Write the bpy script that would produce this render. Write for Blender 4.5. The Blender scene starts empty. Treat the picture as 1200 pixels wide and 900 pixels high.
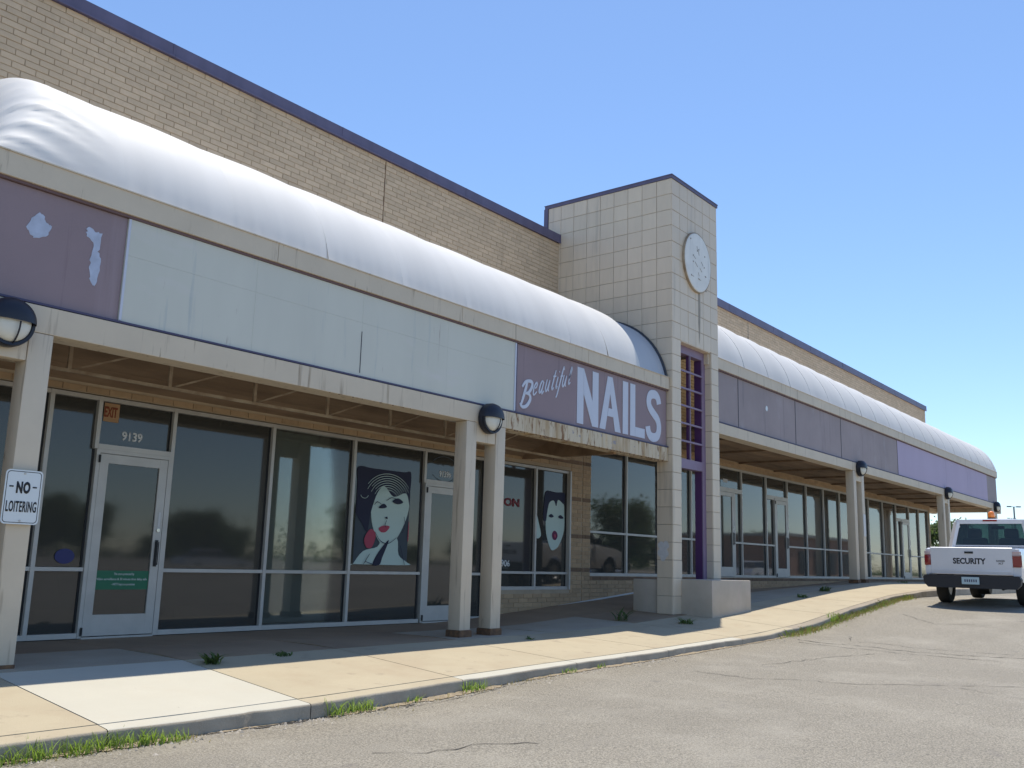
import bpy, bmesh, math, random
from mathutils import Vector, Matrix, noise as mnoise
from bisect import bisect_right
RND = random.Random(7)
C = bpy.context.scene.collection
SC = bpy.context.scene

# ------------------------------------------------------------------ camera
YAW, PITCH, ROLL = (math.radians(a) for a in (51.55, 10.72, 1.63))
fw = Vector((math.sin(YAW)*math.cos(PITCH), math.cos(YAW)*math.cos(PITCH), math.sin(PITCH)))
rt0 = Vector((math.cos(YAW), -math.sin(YAW), 0)); up0 = rt0.cross(fw)
rt = rt0*math.cos(ROLL) + up0*math.sin(ROLL); up = -rt0*math.sin(ROLL) + up0*math.cos(ROLL)
cam = bpy.data.cameras.new('camera'); camo = bpy.data.objects.new('camera', cam); C.objects.link(camo)
camo.matrix_world = Matrix(((rt.x, up.x, -fw.x, 0), (rt.y, up.y, -fw.y, 0), (rt.z, up.z, -fw.z, 0), (0, 0, 0, 1)))
cam.sensor_width = 36; cam.lens = 33.0; cam.clip_start = 0.05; cam.clip_end = 6000
SC.camera = camo

# ------------------------------------------------------------------ sky, sun, exposure
SUN = Vector((2.5, 1.2, 8.55)).normalized()
elev = math.asin(SUN.z); azim = math.atan2(SUN.x, SUN.y)
w = bpy.data.worlds.new('World'); SC.world = w; w.use_nodes = True
nt = w.node_tree; bgn = nt.nodes['Background']
sky = nt.nodes.new('ShaderNodeTexSky'); sky.sky_type = 'NISHITA'; sky.sun_disc = False
sky.sun_elevation = elev; sky.sun_rotation = azim
sky.air_density = 1.0; sky.dust_density = 0.2; sky.ozone_density = 5.5; sky.altitude = 300
nt.links.new(sky.outputs[0], bgn.inputs[0]); bgn.inputs[1].default_value = 0.13
sl = bpy.data.lights.new('sun', 'SUN'); sl.energy = 3.4; sl.angle = math.radians(0.53); sl.color = (1.0, 0.93, 0.81)
so = bpy.data.objects.new('sun', sl); C.objects.link(so)
so.rotation_euler = SUN.to_track_quat('Z', 'Y').to_euler(); so.location = (10, 0, 40)
SC.view_settings.view_transform = 'Standard'; SC.view_settings.look = 'None'
SC.view_settings.exposure = 0.58; SC.view_settings.gamma = 1.0
SC.cycles.max_bounces = 8; SC.cycles.transparent_max_bounces = 12

# ------------------------------------------------------------------ materials
def mat(name, col, rough=0.8, metal=0.0, var=0.0, vscale=3.0, col2=None, bump=0.0, bscale=40.0, rnd=0.0,
        spec=0.5, stain=None, emit=None, coat=0.0, stretch=None, fine=0.0, fscale=150):
    m = bpy.data.materials.new(name); m.use_nodes = True
    n = m.node_tree.nodes; l = m.node_tree.links; b = n['Principled BSDF']
    b.inputs['Roughness'].default_value = rough; b.inputs['Metallic'].default_value = metal
    b.inputs['Specular IOR Level'].default_value = spec
    b.inputs['Coat Weight'].default_value = coat
    geo = n.new('ShaderNodeNewGeometry'); pos = geo.outputs['Position']
    def noise(scale, detail=5, st=None, rough_=0.6):
        t = n.new('ShaderNodeTexNoise'); t.inputs['Scale'].default_value = scale
        t.inputs['Detail'].default_value = detail; t.inputs['Roughness'].default_value = rough_
        if st:
            mp = n.new('ShaderNodeMapping'); mp.inputs['Scale'].default_value = st
            l.new(pos, mp.inputs[0]); l.new(mp.outputs[0], t.inputs['Vector'])
        else: l.new(pos, t.inputs['Vector'])
        return t.outputs['Fac']
    def mix(a, b_, f, mode='MIX'):
        x = n.new('ShaderNodeMix'); x.data_type = 'RGBA'; x.blend_type = mode
        for s, v in ((x.inputs[6], a), (x.inputs[7], b_)):
            if isinstance(v, tuple): s.default_value = (*v, 1)
            else: l.new(v, s)
        if isinstance(f, float): x.inputs[0].default_value = f
        else: l.new(f, x.inputs[0])
        return x.outputs[2]
    def ramp(f, a, b_):
        r = n.new('ShaderNodeMapRange'); r.inputs[1].default_value = a; r.inputs[2].default_value = b_
        l.new(f, r.inputs[0]); return r.outputs[0]
    cur = tuple(col)
    if var or col2:
        c2 = tuple(col2) if col2 else tuple(c*(1-var) for c in col)
        cur = mix(cur, c2, ramp(noise(vscale, st=stretch), .35, .68))
    if rnd:
        oi = n.new('ShaderNodeObjectInfo'); ad = n.new('ShaderNodeMath'); ad.operation = 'ADD'
        l.new(oi.outputs['Random'], ad.inputs[0]); l.new(geo.outputs['Random Per Island'], ad.inputs[1])
        fr = n.new('ShaderNodeMath'); fr.operation = 'FRACT'; l.new(ad.outputs[0], fr.inputs[0])
        mr = n.new('ShaderNodeMapRange'); mr.inputs[3].default_value = 1-rnd; mr.inputs[4].default_value = 1+rnd*.75
        l.new(fr.outputs[0], mr.inputs[0])
        vm = n.new('ShaderNodeVectorMath'); vm.operation = 'SCALE'
        if isinstance(cur, tuple): vm.inputs[0].default_value = cur
        else: l.new(cur, vm.inputs[0])
        l.new(mr.outputs[0], vm.inputs['Scale']); cur = vm.outputs[0]
    if fine:
        cur = mix(cur, tuple(c*(1-fine) for c in col), ramp(noise(fscale, 2), .42, .6))
    for s in (stain or []):   # (colour, scale, stretch, lo, hi)
        cur = mix(cur, s[0], ramp(noise(s[1], 4, s[2]), s[3], s[4]))
    if isinstance(cur, tuple): b.inputs['Base Color'].default_value = (*cur, 1)
    else: l.new(cur, b.inputs['Base Color'])
    if bump:
        bp = n.new('ShaderNodeBump'); bp.inputs['Strength'].default_value = bump; bp.inputs['Distance'].default_value = 0.01
        l.new(noise(bscale, 6), bp.inputs['Height']); l.new(bp.outputs[0], b.inputs['Normal'])
    if emit:
        b.inputs['Emission Color'].default_value = (*emit[0], 1); b.inputs['Emission Strength'].default_value = emit[1]
    return m
def glass(name, tint=(.30, .33, .32), refl=1.0, rough=0.0, dust=.10):
    m = bpy.data.materials.new(name); m.use_nodes = True
    n = m.node_tree.nodes; l = m.node_tree.links; n.clear()
    out = n.new('ShaderNodeOutputMaterial'); t = n.new('ShaderNodeBsdfTransparent'); t.inputs[0].default_value = (*tint, 1)
    g = n.new('ShaderNodeBsdfGlossy'); g.inputs['Roughness'].default_value = rough; g.inputs[0].default_value = (1, 1, 1, 1)
    f = n.new('ShaderNodeFresnel'); f.inputs[0].default_value = 1.52
    mu = n.new('ShaderNodeMath'); mu.operation = 'MULTIPLY'; mu.inputs[1].default_value = refl; mu.use_clamp = True
    tc = n.new('ShaderNodeNewGeometry'); ns = n.new('ShaderNodeTexNoise'); ns.inputs['Scale'].default_value = 1.1
    l.new(tc.outputs['Position'], ns.inputs['Vector']); bp = n.new('ShaderNodeBump'); bp.inputs['Strength'].default_value = .02
    l.new(ns.outputs['Fac'], bp.inputs['Height']); l.new(bp.outputs[0], g.inputs['Normal'])
    mx = n.new('ShaderNodeMixShader'); l.new(f.outputs[0], mu.inputs[0]); l.new(mu.outputs[0], mx.inputs[0])
    df = n.new('ShaderNodeBsdfDiffuse'); df.inputs[0].default_value = (.52, .50, .44, 1); m2 = n.new('ShaderNodeMixShader'); m2.inputs[0].default_value = dust
    l.new(t.outputs[0], m2.inputs[1]); l.new(df.outputs[0], m2.inputs[2])
    l.new(m2.outputs[0], mx.inputs[1]); l.new(g.outputs[0], mx.inputs[2]); l.new(mx.outputs[0], out.inputs[0])
    return m
def fabric(name, col):
    m = bpy.data.materials.new(name); m.use_nodes = True
    n = m.node_tree.nodes; l = m.node_tree.links; b = n['Principled BSDF']; out = n['Material Output']
    b.inputs['Base Color'].default_value = (*col, 1); b.inputs['Roughness'].default_value = .6
    b.inputs['Specular IOR Level'].default_value = .45
    tr = n.new('ShaderNodeBsdfTranslucent'); tr.inputs[0].default_value = (.92, .84, .62, 1)
    mx = n.new('ShaderNodeMixShader'); mx.inputs[0].default_value = .26
    geo = n.new('ShaderNodeNewGeometry'); ns = n.new('ShaderNodeTexNoise'); ns.inputs['Scale'].default_value = 1.6; ns.inputs['Detail'].default_value = 6
    mp = n.new('ShaderNodeMapping'); mp.inputs['Scale'].default_value = (1.5, .4, .35)
    l.new(geo.outputs['Position'], mp.inputs[0]); l.new(mp.outputs[0], ns.inputs['Vector'])
    mr = n.new('ShaderNodeMapRange'); mr.inputs[1].default_value = .3; mr.inputs[2].default_value = .75
    mr.inputs[3].default_value = 1; mr.inputs[4].default_value = .90
    l.new(ns.outputs['Fac'], mr.inputs[0]); vm = n.new('ShaderNodeVectorMath'); vm.operation = 'SCALE'; vm.inputs[0].default_value = col
    l.new(mr.outputs[0], vm.inputs['Scale']); l.new(vm.outputs[0], b.inputs['Base Color'])
    l.new(b.outputs[0], mx.inputs[1]); l.new(tr.outputs[0], mx.inputs[2]); l.new(mx.outputs[0], out.inputs[0])
    return m
def leafmat(name, a, b_):
    m = mat(name, a, .6, rnd=.5, col2=b_, vscale=.6, spec=.3)
    n = m.node_tree.nodes; l = m.node_tree.links; p = n['Principled BSDF']; out = n['Material Output']
    tr = n.new('ShaderNodeBsdfTranslucent'); tr.inputs[0].default_value = (b_[0]*2, b_[1]*2.2, b_[2]*1.2, 1)
    mx = n.new('ShaderNodeMixShader'); mx.inputs[0].default_value = .3
    l.new(p.outputs[0], mx.inputs[1]); l.new(tr.outputs[0], mx.inputs[2]); l.new(mx.outputs[0], out.inputs[0])
    return m
V = (3.5, 3.5, .25)   # stretched downwards: drips and runs
M = dict(
 asphalt=mat('asphalt', (.365, .33, .265), .9, var=.18, vscale=.45, bump=1.0, bscale=95, fine=.5, fscale=62,
             stain=[((.38, .35, .29), .8, (1, 1, 1), .5, .9), ((.28, .255, .21), 1.1, (.5, 1.6, 1), .62, .85), ((.20, .18, .155), 2.1, (1, 1, 1), .66, .74), ((.13, .12, .11), 150, (1, 1, 1), .58, .66), ((.52, .49, .43), 110, (1, 1, 1), .60, .68)]),
 crack=mat('crack', (.055, .05, .045), .95),
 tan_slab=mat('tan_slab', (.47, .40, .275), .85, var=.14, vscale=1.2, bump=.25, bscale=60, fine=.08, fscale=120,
              stain=[((.40, .325, .22), 1.3, (1, 1, 1), .48, .72), ((.33, .27, .19), 4.5, (1, 1, 1), .60, .74), ((.20, .16, .12), 28, (1, 1, 1), .71, .74)]),
 white_slab=mat('white_slab', (.54, .51, .42), .85, var=.08, vscale=2, bump=.2, bscale=70, fine=.07, fscale=150,
              stain=[((.50, .46, .37), 1.6, (1, 1, 1), .50, .80), ((.30, .27, .22), 30, (1, 1, 1), .71, .74)]),
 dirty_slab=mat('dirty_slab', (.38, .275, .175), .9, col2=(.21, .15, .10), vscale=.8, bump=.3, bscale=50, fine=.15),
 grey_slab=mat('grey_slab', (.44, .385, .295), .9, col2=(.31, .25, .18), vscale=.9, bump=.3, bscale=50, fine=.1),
 kerb_face=mat('shaded_kerb_face', (.46, .40, .31), .95, col2=(.27, .22, .16), vscale=3, bump=.4, bscale=40, fine=.2),  # kerb fronts: their shade painted into a dull mottled colour
 curb=mat('curb', (.38, .32, .24), .9, var=.3, vscale=2.5, bump=.4, bscale=40, fine=.2),
 lower_brick=mat('lower_brick', (.49, .34, .20), .85, rnd=.12, var=.12, vscale=14, bump=.3, bscale=90),  # same brick as the upper walls, dim canopy shade painted into the colour
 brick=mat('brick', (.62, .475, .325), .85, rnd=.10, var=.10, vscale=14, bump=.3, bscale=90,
           stain=[((.52, .40, .27), .7, (1, 1, 1), .5, .85), ((.42, .32, .22), 1.1, (2.5, 2.5, .3), .62, .85)]),
 brick_dark=mat('brick_dark', (.22, .14, .085), .85, rnd=.2, bump=.3, bscale=90),
 mortar=mat('mortar', (.47, .37, .255), .95, var=.15, vscale=3, bump=.3, bscale=120),
 tile=mat('tile', (.70, .585, .44), .45, rnd=.045, var=.06, vscale=2.5, bump=.05, bscale=30, stretch=(3, 3, .6),
          stain=[((.40, .34, .26), 1.5, V, .60, .85)]),
 grout=mat('grout', (.38, .33, .265), .95),
 paint=mat('painted_steel', (.64, .545, .415), .6, var=.08, vscale=2, bump=.1, bscale=25,
           stain=[((.34, .27, .19), 3.4, V, .60, .74), ((.26, .20, .13), 5.5, (4, 4, .35), .67, .75)]),
 paint_rust=mat('rusty_painted_steel', (.60, .51, .37), .7, bump=.35, bscale=22,
           stain=[((.38, .25, .12), 1.6, V, .48, .66), ((.22, .11, .045), 2.0, (5, 5, 1.6), .53, .64), ((.62, .42, .18), 1.1, V, .60, .75), ((.30, .28, .30), 3.1, (1.5, 1.5, 2), .64, .69)]),
 rust=mat('rust', (.22, .12, .06), .95, col2=(.10, .06, .04), vscale=14, bump=.8, bscale=40),
 soffit=mat('soffit_board', (.31, .21, .13), .85, col2=(.17, .11, .065), vscale=1.4, bump=.2, bscale=30, rnd=.12, stretch=(.5, 2, 2)),
 truss=mat('truss_steel', (.44, .36, .26), .7, col2=(.24, .16, .10), vscale=4),
 purple_cap=mat('purple_flashing', (.13, .115, .19), .5, var=.2, vscale=2, stretch=(2, 2, .4)),
 mauve=mat('mauve_board', (.295, .22, .235), .65, var=.12, vscale=1.3, bump=.04, fine=.05,
           stain=[((.38, .31, .34), .9, V, .58, .85), ((.20, .14, .16), 2.4, V, .62, .8)]),
 greymauve=mat('grey_mauve_board', (.345, .285, .285), .7, var=.14, vscale=1.0, stain=[((.42, .38, .40), .8, (1.5, 1, .8), .60, .85), ((.17, .14, .16), 1.5, V, .60, .80)]),
 lavender=mat('lavender_board', (.47, .395, .53), .7, var=.08, vscale=1, stretch=(1, 1, .2)),
 paleblue=mat('pale_blue_board', (.62, .62, .545), .7, var=.07, vscale=.9, stretch=(1.4, 1, .3),
           stain=[((.33, .40, .43), 2.0, V, .62, .85), ((.64, .62, .585), 1.2, (.6, 1, 2), .60, .80), ((.42, .38, .33), 5.0, (3, 3, .3), .68, .76)]),
 blueline=mat('blue_trim', (.065, .06, .12), .6),
 redline=mat('dark_red_edge', (.15, .095, .10), .7),
 darktrim=mat('dark_trim', (.06, .065, .08), .6),
 letter=mat('letter_white', (.58, .61, .70), .5, var=.05, vscale=4),
 bareboard=mat('peeled_patch', (.50, .56, .70), .8, var=.2, vscale=9),
 alu=mat('aluminium_frame', (.54, .515, .47), .45, metal=.2, var=.12, vscale=4),
 gasket=mat('black_gasket', (.015, .016, .018), .5),
 purple_frame=mat('purple_frame', (.25, .18, .27), .5, var=.1, vscale=4),
 purple_deep=mat('deep_purple_paint', (.105, .04, .14), .5),
 concrete=mat('concrete', (.54, .47, .38), .9, col2=(.41, .35, .27), vscale=2.2, bump=.3, bscale=50, fine=.1,
              stain=[((.52, .42, .36), 3.2, V, .56, .8)]),
 mark=mat('faded_mark', (.22, .20, .18), .8), dirt=mat('gutter_dirt', (.40, .32, .21), .95, col2=(.22, .17, .11), vscale=9, bump=.8, bscale=60, fine=.3, fscale=90),
 blind=mat('dusty_blind', (.40, .43, .39), .9, var=.12, vscale=1.5, stretch=(3, 1, .3)),
 whitewash=mat('white_overpaint', (.62, .61, .60), .8, var=.12, vscale=16),
 stucco=mat('interior_wall', (.30, .29, .26), .9), ifloor=mat('interior_floor', (.14, .12, .10), .8, var=.3),
 black=mat('black_metal', (.012, .013, .022), .42), lens=mat('milky_lens', (.66, .66, .60), .35),
 sheet=mat('white_sheet', (.68, .72, .73), .35), ink=mat('black_ink', (.012, .012, .015), .6),
 clock=mat('clock_face', (.80, .79, .74), .55, var=.10, vscale=4, stain=[((.42, .43, .42), 6, V, .6, .8)]),
 white_ink=mat('white_vinyl', (.72, .73, .72), .6), exitp=mat('exit_paper', (.42, .24, .12), .8), exitr=mat('exit_letter', (.24, .05, .02), .8),
 green=mat('green_sticker', (.01, .15, .07), .5), blue=mat('blue_sticker', (.015, .02, .13), .5),
 pface=mat('pale_green_print', (.50, .62, .56), .7), pred=mat('red_print', (.40, .06, .10), .7), pink=mat('dark_blue_print', (.012, .014, .04), .7),
 pcard=mat('poster_ground', (.05, .065, .08), .7), plum=mat('plum_print', (.14, .02, .07), .7),
 neon=mat('red_window_letters', (.20, .025, .035), .5),
 tpaint=mat('white_car_paint', (.74, .74, .76), .28, coat=.6, spec=.5, var=.05, vscale=3), tdark=mat('black_bumper_plastic', (.022, .023, .028), .6, bump=.1),
 tyre=mat('tyre_rubber', (.018, .018, .018), .85), rim=mat('wheel_steel', (.30, .30, .31), .35, metal=.8),
 tred=mat('tail_light_red', (.24, .008, .012), .18, coat=.6), tclear=mat('tail_light_clear', (.55, .42, .42), .15, coat=.6),
 seat=mat('seat_cloth', (.045, .048, .055), .9), orange=mat('amber_dome', (.90, .24, .03), .2, coat=.7), plate=mat('plate_blue', (.42, .55, .60), .5),
 chrome=mat('chrome', (.6, .6, .6), .15, metal=1), grass=leafmat('grass_blade', (.30, .38, .10), (.20, .28, .06)),
 drygrass=leafmat('dry_grass_blade', (.36, .30, .14), (.24, .19, .09)), weed=leafmat('weed_leaf', (.13, .19, .06), (.08, .12, .04)),
 leaf=leafmat('tree_leaf', (.12, .15, .07), (.09, .12, .055)), bark=mat('bark', (.10, .08, .06), .95, bump=.5),
 turf=mat('turf', (.16, .19, .07), .95, col2=(.26, .23, .11), vscale=.15, fine=.3, fscale=20),
 stone=mat('pebble', (.42, .37, .30), .9, rnd=.5), bluecar=mat('blue_car_paint', (.03, .12, .45), .3, coat=.7), pole=mat('pole_steel', (.14, .15, .17), .5),
 silvercar=mat('silver_car_paint', (.45, .46, .47), .3, metal=.4, coat=.6), roof=mat('roof_membrane', (.35, .34, .32), .9),
 brownfar=mat('far_brick', (.36, .22, .16), .9), sconce=mat('small_plate', (.62, .62, .60), .5))
M['glass'] = glass('shop_glass', (.66, .70, .68), refl=1.2, rough=.03); M['tglass'] = glass('car_glass', (.40, .50, .48), .8, dust=.02)
M['film'] = glass('tinted_shop_glass', (.15, .165, .165), refl=1.12, rough=.04)
M['fabric'] = fabric('awning_fabric', (.90, .895, .88)); M['fabric_grey'] = fabric('grey_awning_fabric', (.58, .64, .72))  # second fabric: greyer, bluer tone for the panel beside the tower

# ------------------------------------------------------------------ helpers
def link(name, me, m, parent=None):
    o = bpy.data.objects.new(name, me); C.objects.link(o)
    if m is not None and not me.materials: me.materials.append(m)
    if parent: o.parent = parent
    return o
def tag(o, label=None, cat=None, group=None, kind=None):
    if label: o['label'] = label
    if cat: o['category'] = cat
    if group: o['group'] = group
    if kind: o['kind'] = kind
    return o
def empty(name, loc=(0, 0, 0), **k):
    o = bpy.data.objects.new(name, None); C.objects.link(o); o.location = loc; o.empty_display_size = .2
    tag(o, k.get('label'), k.get('cat'), k.get('group'), k.get('kind')); return o
class MB:
    """collects vertices and faces, builds one mesh object"""
    def __init__(s): s.v = []; s.f = []
    def add(s, vs, fs):
        n = len(s.v); s.v += [tuple(p) for p in vs]; s.f += [tuple(i+n for i in f) for f in fs]; return s
    def box(s, x0, x1, y0, y1, z0, z1):
        if x0 > x1: x0, x1 = x1, x0
        if y0 > y1: y0, y1 = y1, y0
        if z0 > z1: z0, z1 = z1, z0
        return s.add([(x0,y0,z0),(x1,y0,z0),(x1,y1,z0),(x0,y1,z0),(x0,y0,z1),(x1,y0,z1),(x1,y1,z1),(x0,y1,z1)],
                     [(0,3,2,1),(4,5,6,7),(0,1,5,4),(1,2,6,5),(2,3,7,6),(3,0,4,7)])
    def cbox(s, x0, x1, y0, y1, z0, z1, c=.01):   # box with all edges chamfered
        P = []; xs = (x0, x1); ys = (y0, y1); zs = (z0, z1)
        bm = bmesh.new()
        bmesh.ops.create_cube(bm, size=1)
        for v in bm.verts: v.co = Vector(((x0+x1)/2+v.co.x*(x1-x0), (y0+y1)/2+v.co.y*(y1-y0), (z0+z1)/2+v.co.z*(z1-z0)))
        bmesh.ops.bevel(bm, geom=bm.edges[:], offset=c, segments=2, affect='EDGES', profile=.6)
        bm.verts.index_update(); s.add([v.co for v in bm.verts], [[v.index for v in f.verts] for f in bm.faces]); bm.free(); return s
    def tube(s, a, b, r, n=10, r2=None, cap=True):
        a = Vector(a); b = Vector(b); r2 = r if r2 is None else r2; d = (b-a).normalized()
        q = d.to_track_quat('Z', 'Y'); vs = []
        for k in range(n):
            t = 2*math.pi*k/n; p = q @ Vector((math.cos(t), math.sin(t), 0)); vs += [a+p*r, b+p*r2]
        fs = [(2*k, 2*((k+1) % n), 2*((k+1) % n)+1, 2*k+1) for k in range(n)]
        if cap: fs += [tuple(2*k for k in range(n))[::-1], tuple(2*k+1 for k in range(n))]
        return s.add(vs, fs)
    def bar(s, a, b, w_, h):  # square bar between points
        a = Vector(a); b = Vector(b); d = (b-a).normalized(); q = d.to_track_quat('Z', 'Y'); vs = []
        for p in (a, b):
            for i, j in ((-1,-1),(1,-1),(1,1),(-1,1)): vs.append(p + q @ Vector((i*w_/2, j*h/2, 0)))
        return s.add(vs, [(3,2,1,0),(4,5,6,7),(0,1,5,4),(1,2,6,5),(2,3,7,6),(3,0,4,7)])
    def prism(s, pts, fn, d0, d1):   # polygon extruded: fn(u, v, d) -> point
        n = len(pts); vs = [fn(u, v, d0) for u, v in pts] + [fn(u, v, d1) for u, v in pts]
        return s.add(vs, [tuple(range(n))[::-1], tuple(range(n, 2*n))] + [(i, (i+1) % n, n+(i+1) % n, n+i) for i in range(n)])
    def grid(s, fn, nu, nv, closeu=False):
        vs = [fn(i/nu, j/nv) for i in range(nu+1) for j in range(nv+1)]
        return s.add(vs, [(i*(nv+1)+j, (i+1)*(nv+1)+j, (i+1)*(nv+1)+j+1, i*(nv+1)+j+1) for i in range(nu) for j in range(nv)])
    def lathe(s, prof, fn, n=32):     # prof (r, d) ; fn(cos*r, sin*r, d)
        vs = [fn(r*math.cos(2*math.pi*k/n), r*math.sin(2*math.pi*k/n), d) for k in range(n) for r, d in prof]; m_ = len(prof)
        return s.add(vs, [(k*m_+j, ((k+1) % n)*m_+j, ((k+1) % n)*m_+j+1, k*m_+j+1) for k in range(n) for j in range(m_-1)])
    def mesh(s, name, smooth=False, fix=True):
        me = bpy.data.meshes.new(name); me.from_pydata(s.v, [], s.f)
        if fix:
            bm = bmesh.new(); bm.from_mesh(me); bmesh.ops.recalc_face_normals(bm, faces=bm.faces[:]); bm.to_mesh(me); bm.free()
        if smooth:
            me.polygons.foreach_set('use_smooth', [True]*len(me.polygons))
            try: me.set_sharp_from_angle(angle=math.radians(smooth if smooth is not True else 40))
            except Exception: pass
        me.update(); return me
    def build(s, name, m, parent=None, smooth=False, fix=True): return link(name, s.mesh(name, smooth, fix), m, parent)
def interp(tab, x):
    xs = [a for a, b in tab]
    if x <= xs[0]: return tab[0][1]
    if x >= xs[-1]: return tab[-1][1]
    i = bisect_right(xs, x)-1; t = (x-xs[i])/(xs[i+1]-xs[i]); return tab[i][1]*(1-t)+tab[i+1][1]*t
FRONT = lambda y: (lambda u, v, d: (u, y-d, v))      # picture plane facing the car park, d towards the viewer
def text(txt, name, m, parent, x, y, z, h, wid=None, bold=0.0, depth=.003, rot=None, shear=0, align='LEFT', spacing=1.0):
    cu = bpy.data.curves.new(name, 'FONT'); cu.body = txt; cu.size = 1; cu.offset = bold; cu.shear = shear; cu.resolution_u = 3
    cu.extrude = 0.0; cu.space_character = spacing
    tmp = bpy.data.objects.new('tmp', cu); C.objects.link(tmp); dg = bpy.context.evaluated_depsgraph_get()
    me = bpy.data.meshes.new_from_object(tmp.evaluated_get(dg)); bpy.data.objects.remove(tmp)
    xs = [v.co.x for v in me.vertices]; ys = [v.co.y for v in me.vertices]
    sx = (wid/(max(xs)-min(xs))) if wid else h/(max(ys)-min(ys)); sy = h/(max(ys)-min(ys)); x0, y0 = min(xs), min(ys)
    bm = bmesh.new(); bm.from_mesh(me)
    for v in bm.verts: v.co = Vector(((v.co.x-x0)*sx, (v.co.y-y0)*sy, 0))
    r = bmesh.ops.extrude_face_region(bm, geom=bm.faces[:])
    for g in r['geom']:
        if isinstance(g, bmesh.types.BMVert): g.co.z += depth
    bmesh.ops.recalc_face_normals(bm, faces=bm.faces[:])
    T = rot or Matrix(((1,0,0),(0,0,-1),(0,1,0)))     # letters stand upright facing -Y
    for v in bm.verts: v.co = T @ v.co + Vector((x, y, z))
    me2 = bpy.data.meshes.new(name); bm.to_mesh(me2); bm.free()
    return link(name, me2, m, parent)
def stroke(mb, pts, w_, fn, d0, d1):      # ribbon along a polyline, round enough
    P = []; n = len(pts)
    sm = []
    for i in range(n-1):                   # Catmull-Rom
        p0 = pts[max(i-1, 0)]; p1 = pts[i]; p2 = pts[i+1]; p3 = pts[min(i+2, n-1)]
        for k in range(5):
            t = k/5; sm.append(tuple(.5*((2*p1[a])+(-p0[a]+p2[a])*t+(2*p0[a]-5*p1[a]+4*p2[a]-p3[a])*t*t+(-p0[a]+3*p1[a]-3*p2[a]+p3[a])*t**3) for a in (0, 1)))
    sm.append(pts[-1]); L = []; R = []
    for i, p in enumerate(sm):
        a = sm[max(i-1, 0)]; b = sm[min(i+1, len(sm)-1)]; dx, dy = b[0]-a[0], b[1]-a[1]; q = math.hypot(dx, dy) or 1
        t = i/(len(sm)-1); ww = w_*(.55+.45*math.sin(math.pi*min(1, max(0, t*.9+.05))))/2 if isinstance(w_, float) else w_[0]/2
        L.append((p[0]-dy/q*ww, p[1]+dx/q*ww)); R.append((p[0]+dy/q*ww, p[1]-dx/q*ww))
    m_ = len(L); vs = []
    for i in range(m_): vs += [fn(*L[i], d0), fn(*R[i], d0), fn(*L[i], d1), fn(*R[i], d1)]
    fs = []
    for i in range(m_-1):
        a = 4*i; b = a+4; fs += [(a+2, b+2, b+3, a+3), (a, b, b+2, a+2), (a+1, a+3, b+3, b+1), (a, a+1, b+1, b)]
    fs += [(0, 2, 3, 1), (4*m_-4, 4*m_-3, 4*m_-1, 4*m_-2)]
    mb.add(vs, fs)

# ------------------------------------------------------------------ ground heights (camera eye = 0)
ZC = [(-30,-1.21),(4.3,-1.225),(5.7,-1.21),(7.5,-1.17),(9,-1.14),(11,-1.115),(13.3,-1.07),(14.9,-1.04),(16.8,-.94),(19,-.72),(21.8,-.50),(24.2,-.41),(27,-.37),(60,-.36)]
ZF = [(-30,-1.0),(12,-1.0),(13.5,-.95),(15.4,-.86),(17.4,-.75),(20,-.60),(23,-.42),(26,-.27),(60,-.27)]
ZW = [(-30,-1.01),(12,-1.01),(13.5,-.90),(15.3,-.77),(17.8,-.62),(22,-.56),(26,-.50),(31,-.32),(60,-.26)]
ZR = [(-200,-1.35),(4,-1.345),(6,-1.34),(7.8,-1.28),(9,-1.235),(11,-1.215),(13.3,-1.165),(15,-1.13),(16.8,-1.04),(19,-.83),(21.8,-.585),(24.2,-.555),(27,-.545),(60,-.54),(400,-.9)]
def zside(x, y):
    a = interp(ZC, x); b = interp(ZF, x); c = interp(ZW, x)
    if y < 8.5: return a+(b-a)*(y-6.4)/2.1
    return b+(c-b)*min(1, (y-8.5)/2.24)
def zroad(x, y):
    return interp(ZR, x) - .012*min(max(6.4-y, 0), 12)
def ticks(*segs):
    out = []
    for a, b, s in segs:
        n = max(1, round((b-a)/s)); out += [a+(b-a)*i/n for i in range(n)]
    out.append(segs[-1][1]); return out
xs = ticks((-1500,-200,325), (-200,-20,30), (-20,0,4), (0,40,.8), (40,80,8), (80,400,40), (400,3000,650))
ys = ticks((-2500,-200,460), (-200,-20,30), (-20,0,3), (0,6.4,.8), (6.4,6.6,.2), (6.6,60,12), (60,300,60), (300,2500,550))
mb = MB(); mb.v = [(x, y, zroad(x, y)-(.35 if y > 6.5 and x < 45 else 0)+(0.03*math.sin(x*.7)*math.sin(y*.9) if 3 < x < 40 and -9 < y < 5 else 0)) for x in xs for y in ys]
n2 = len(ys); mb.f = [(i*n2+j, (i+1)*n2+j, (i+1)*n2+j+1, i*n2+j+1) for i in range(len(xs)-1) for j in range(n2-1)]
ground = mb.build('parking_lot', M['asphalt'], smooth=80); tag(ground, kind='structure')
# grass verge far behind the car park and beyond the end of the building
mb = MB(); mb.box(-300, 500, -140, -62, -1.9, -1.38); tag(mb.build('grass_verge', M['turf']), kind='structure')
mb = MB(); mb.box(62, 500, 9, 300, -1.6, -.62); tag(mb.build('grass_field', M['turf']), kind='structure')
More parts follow.
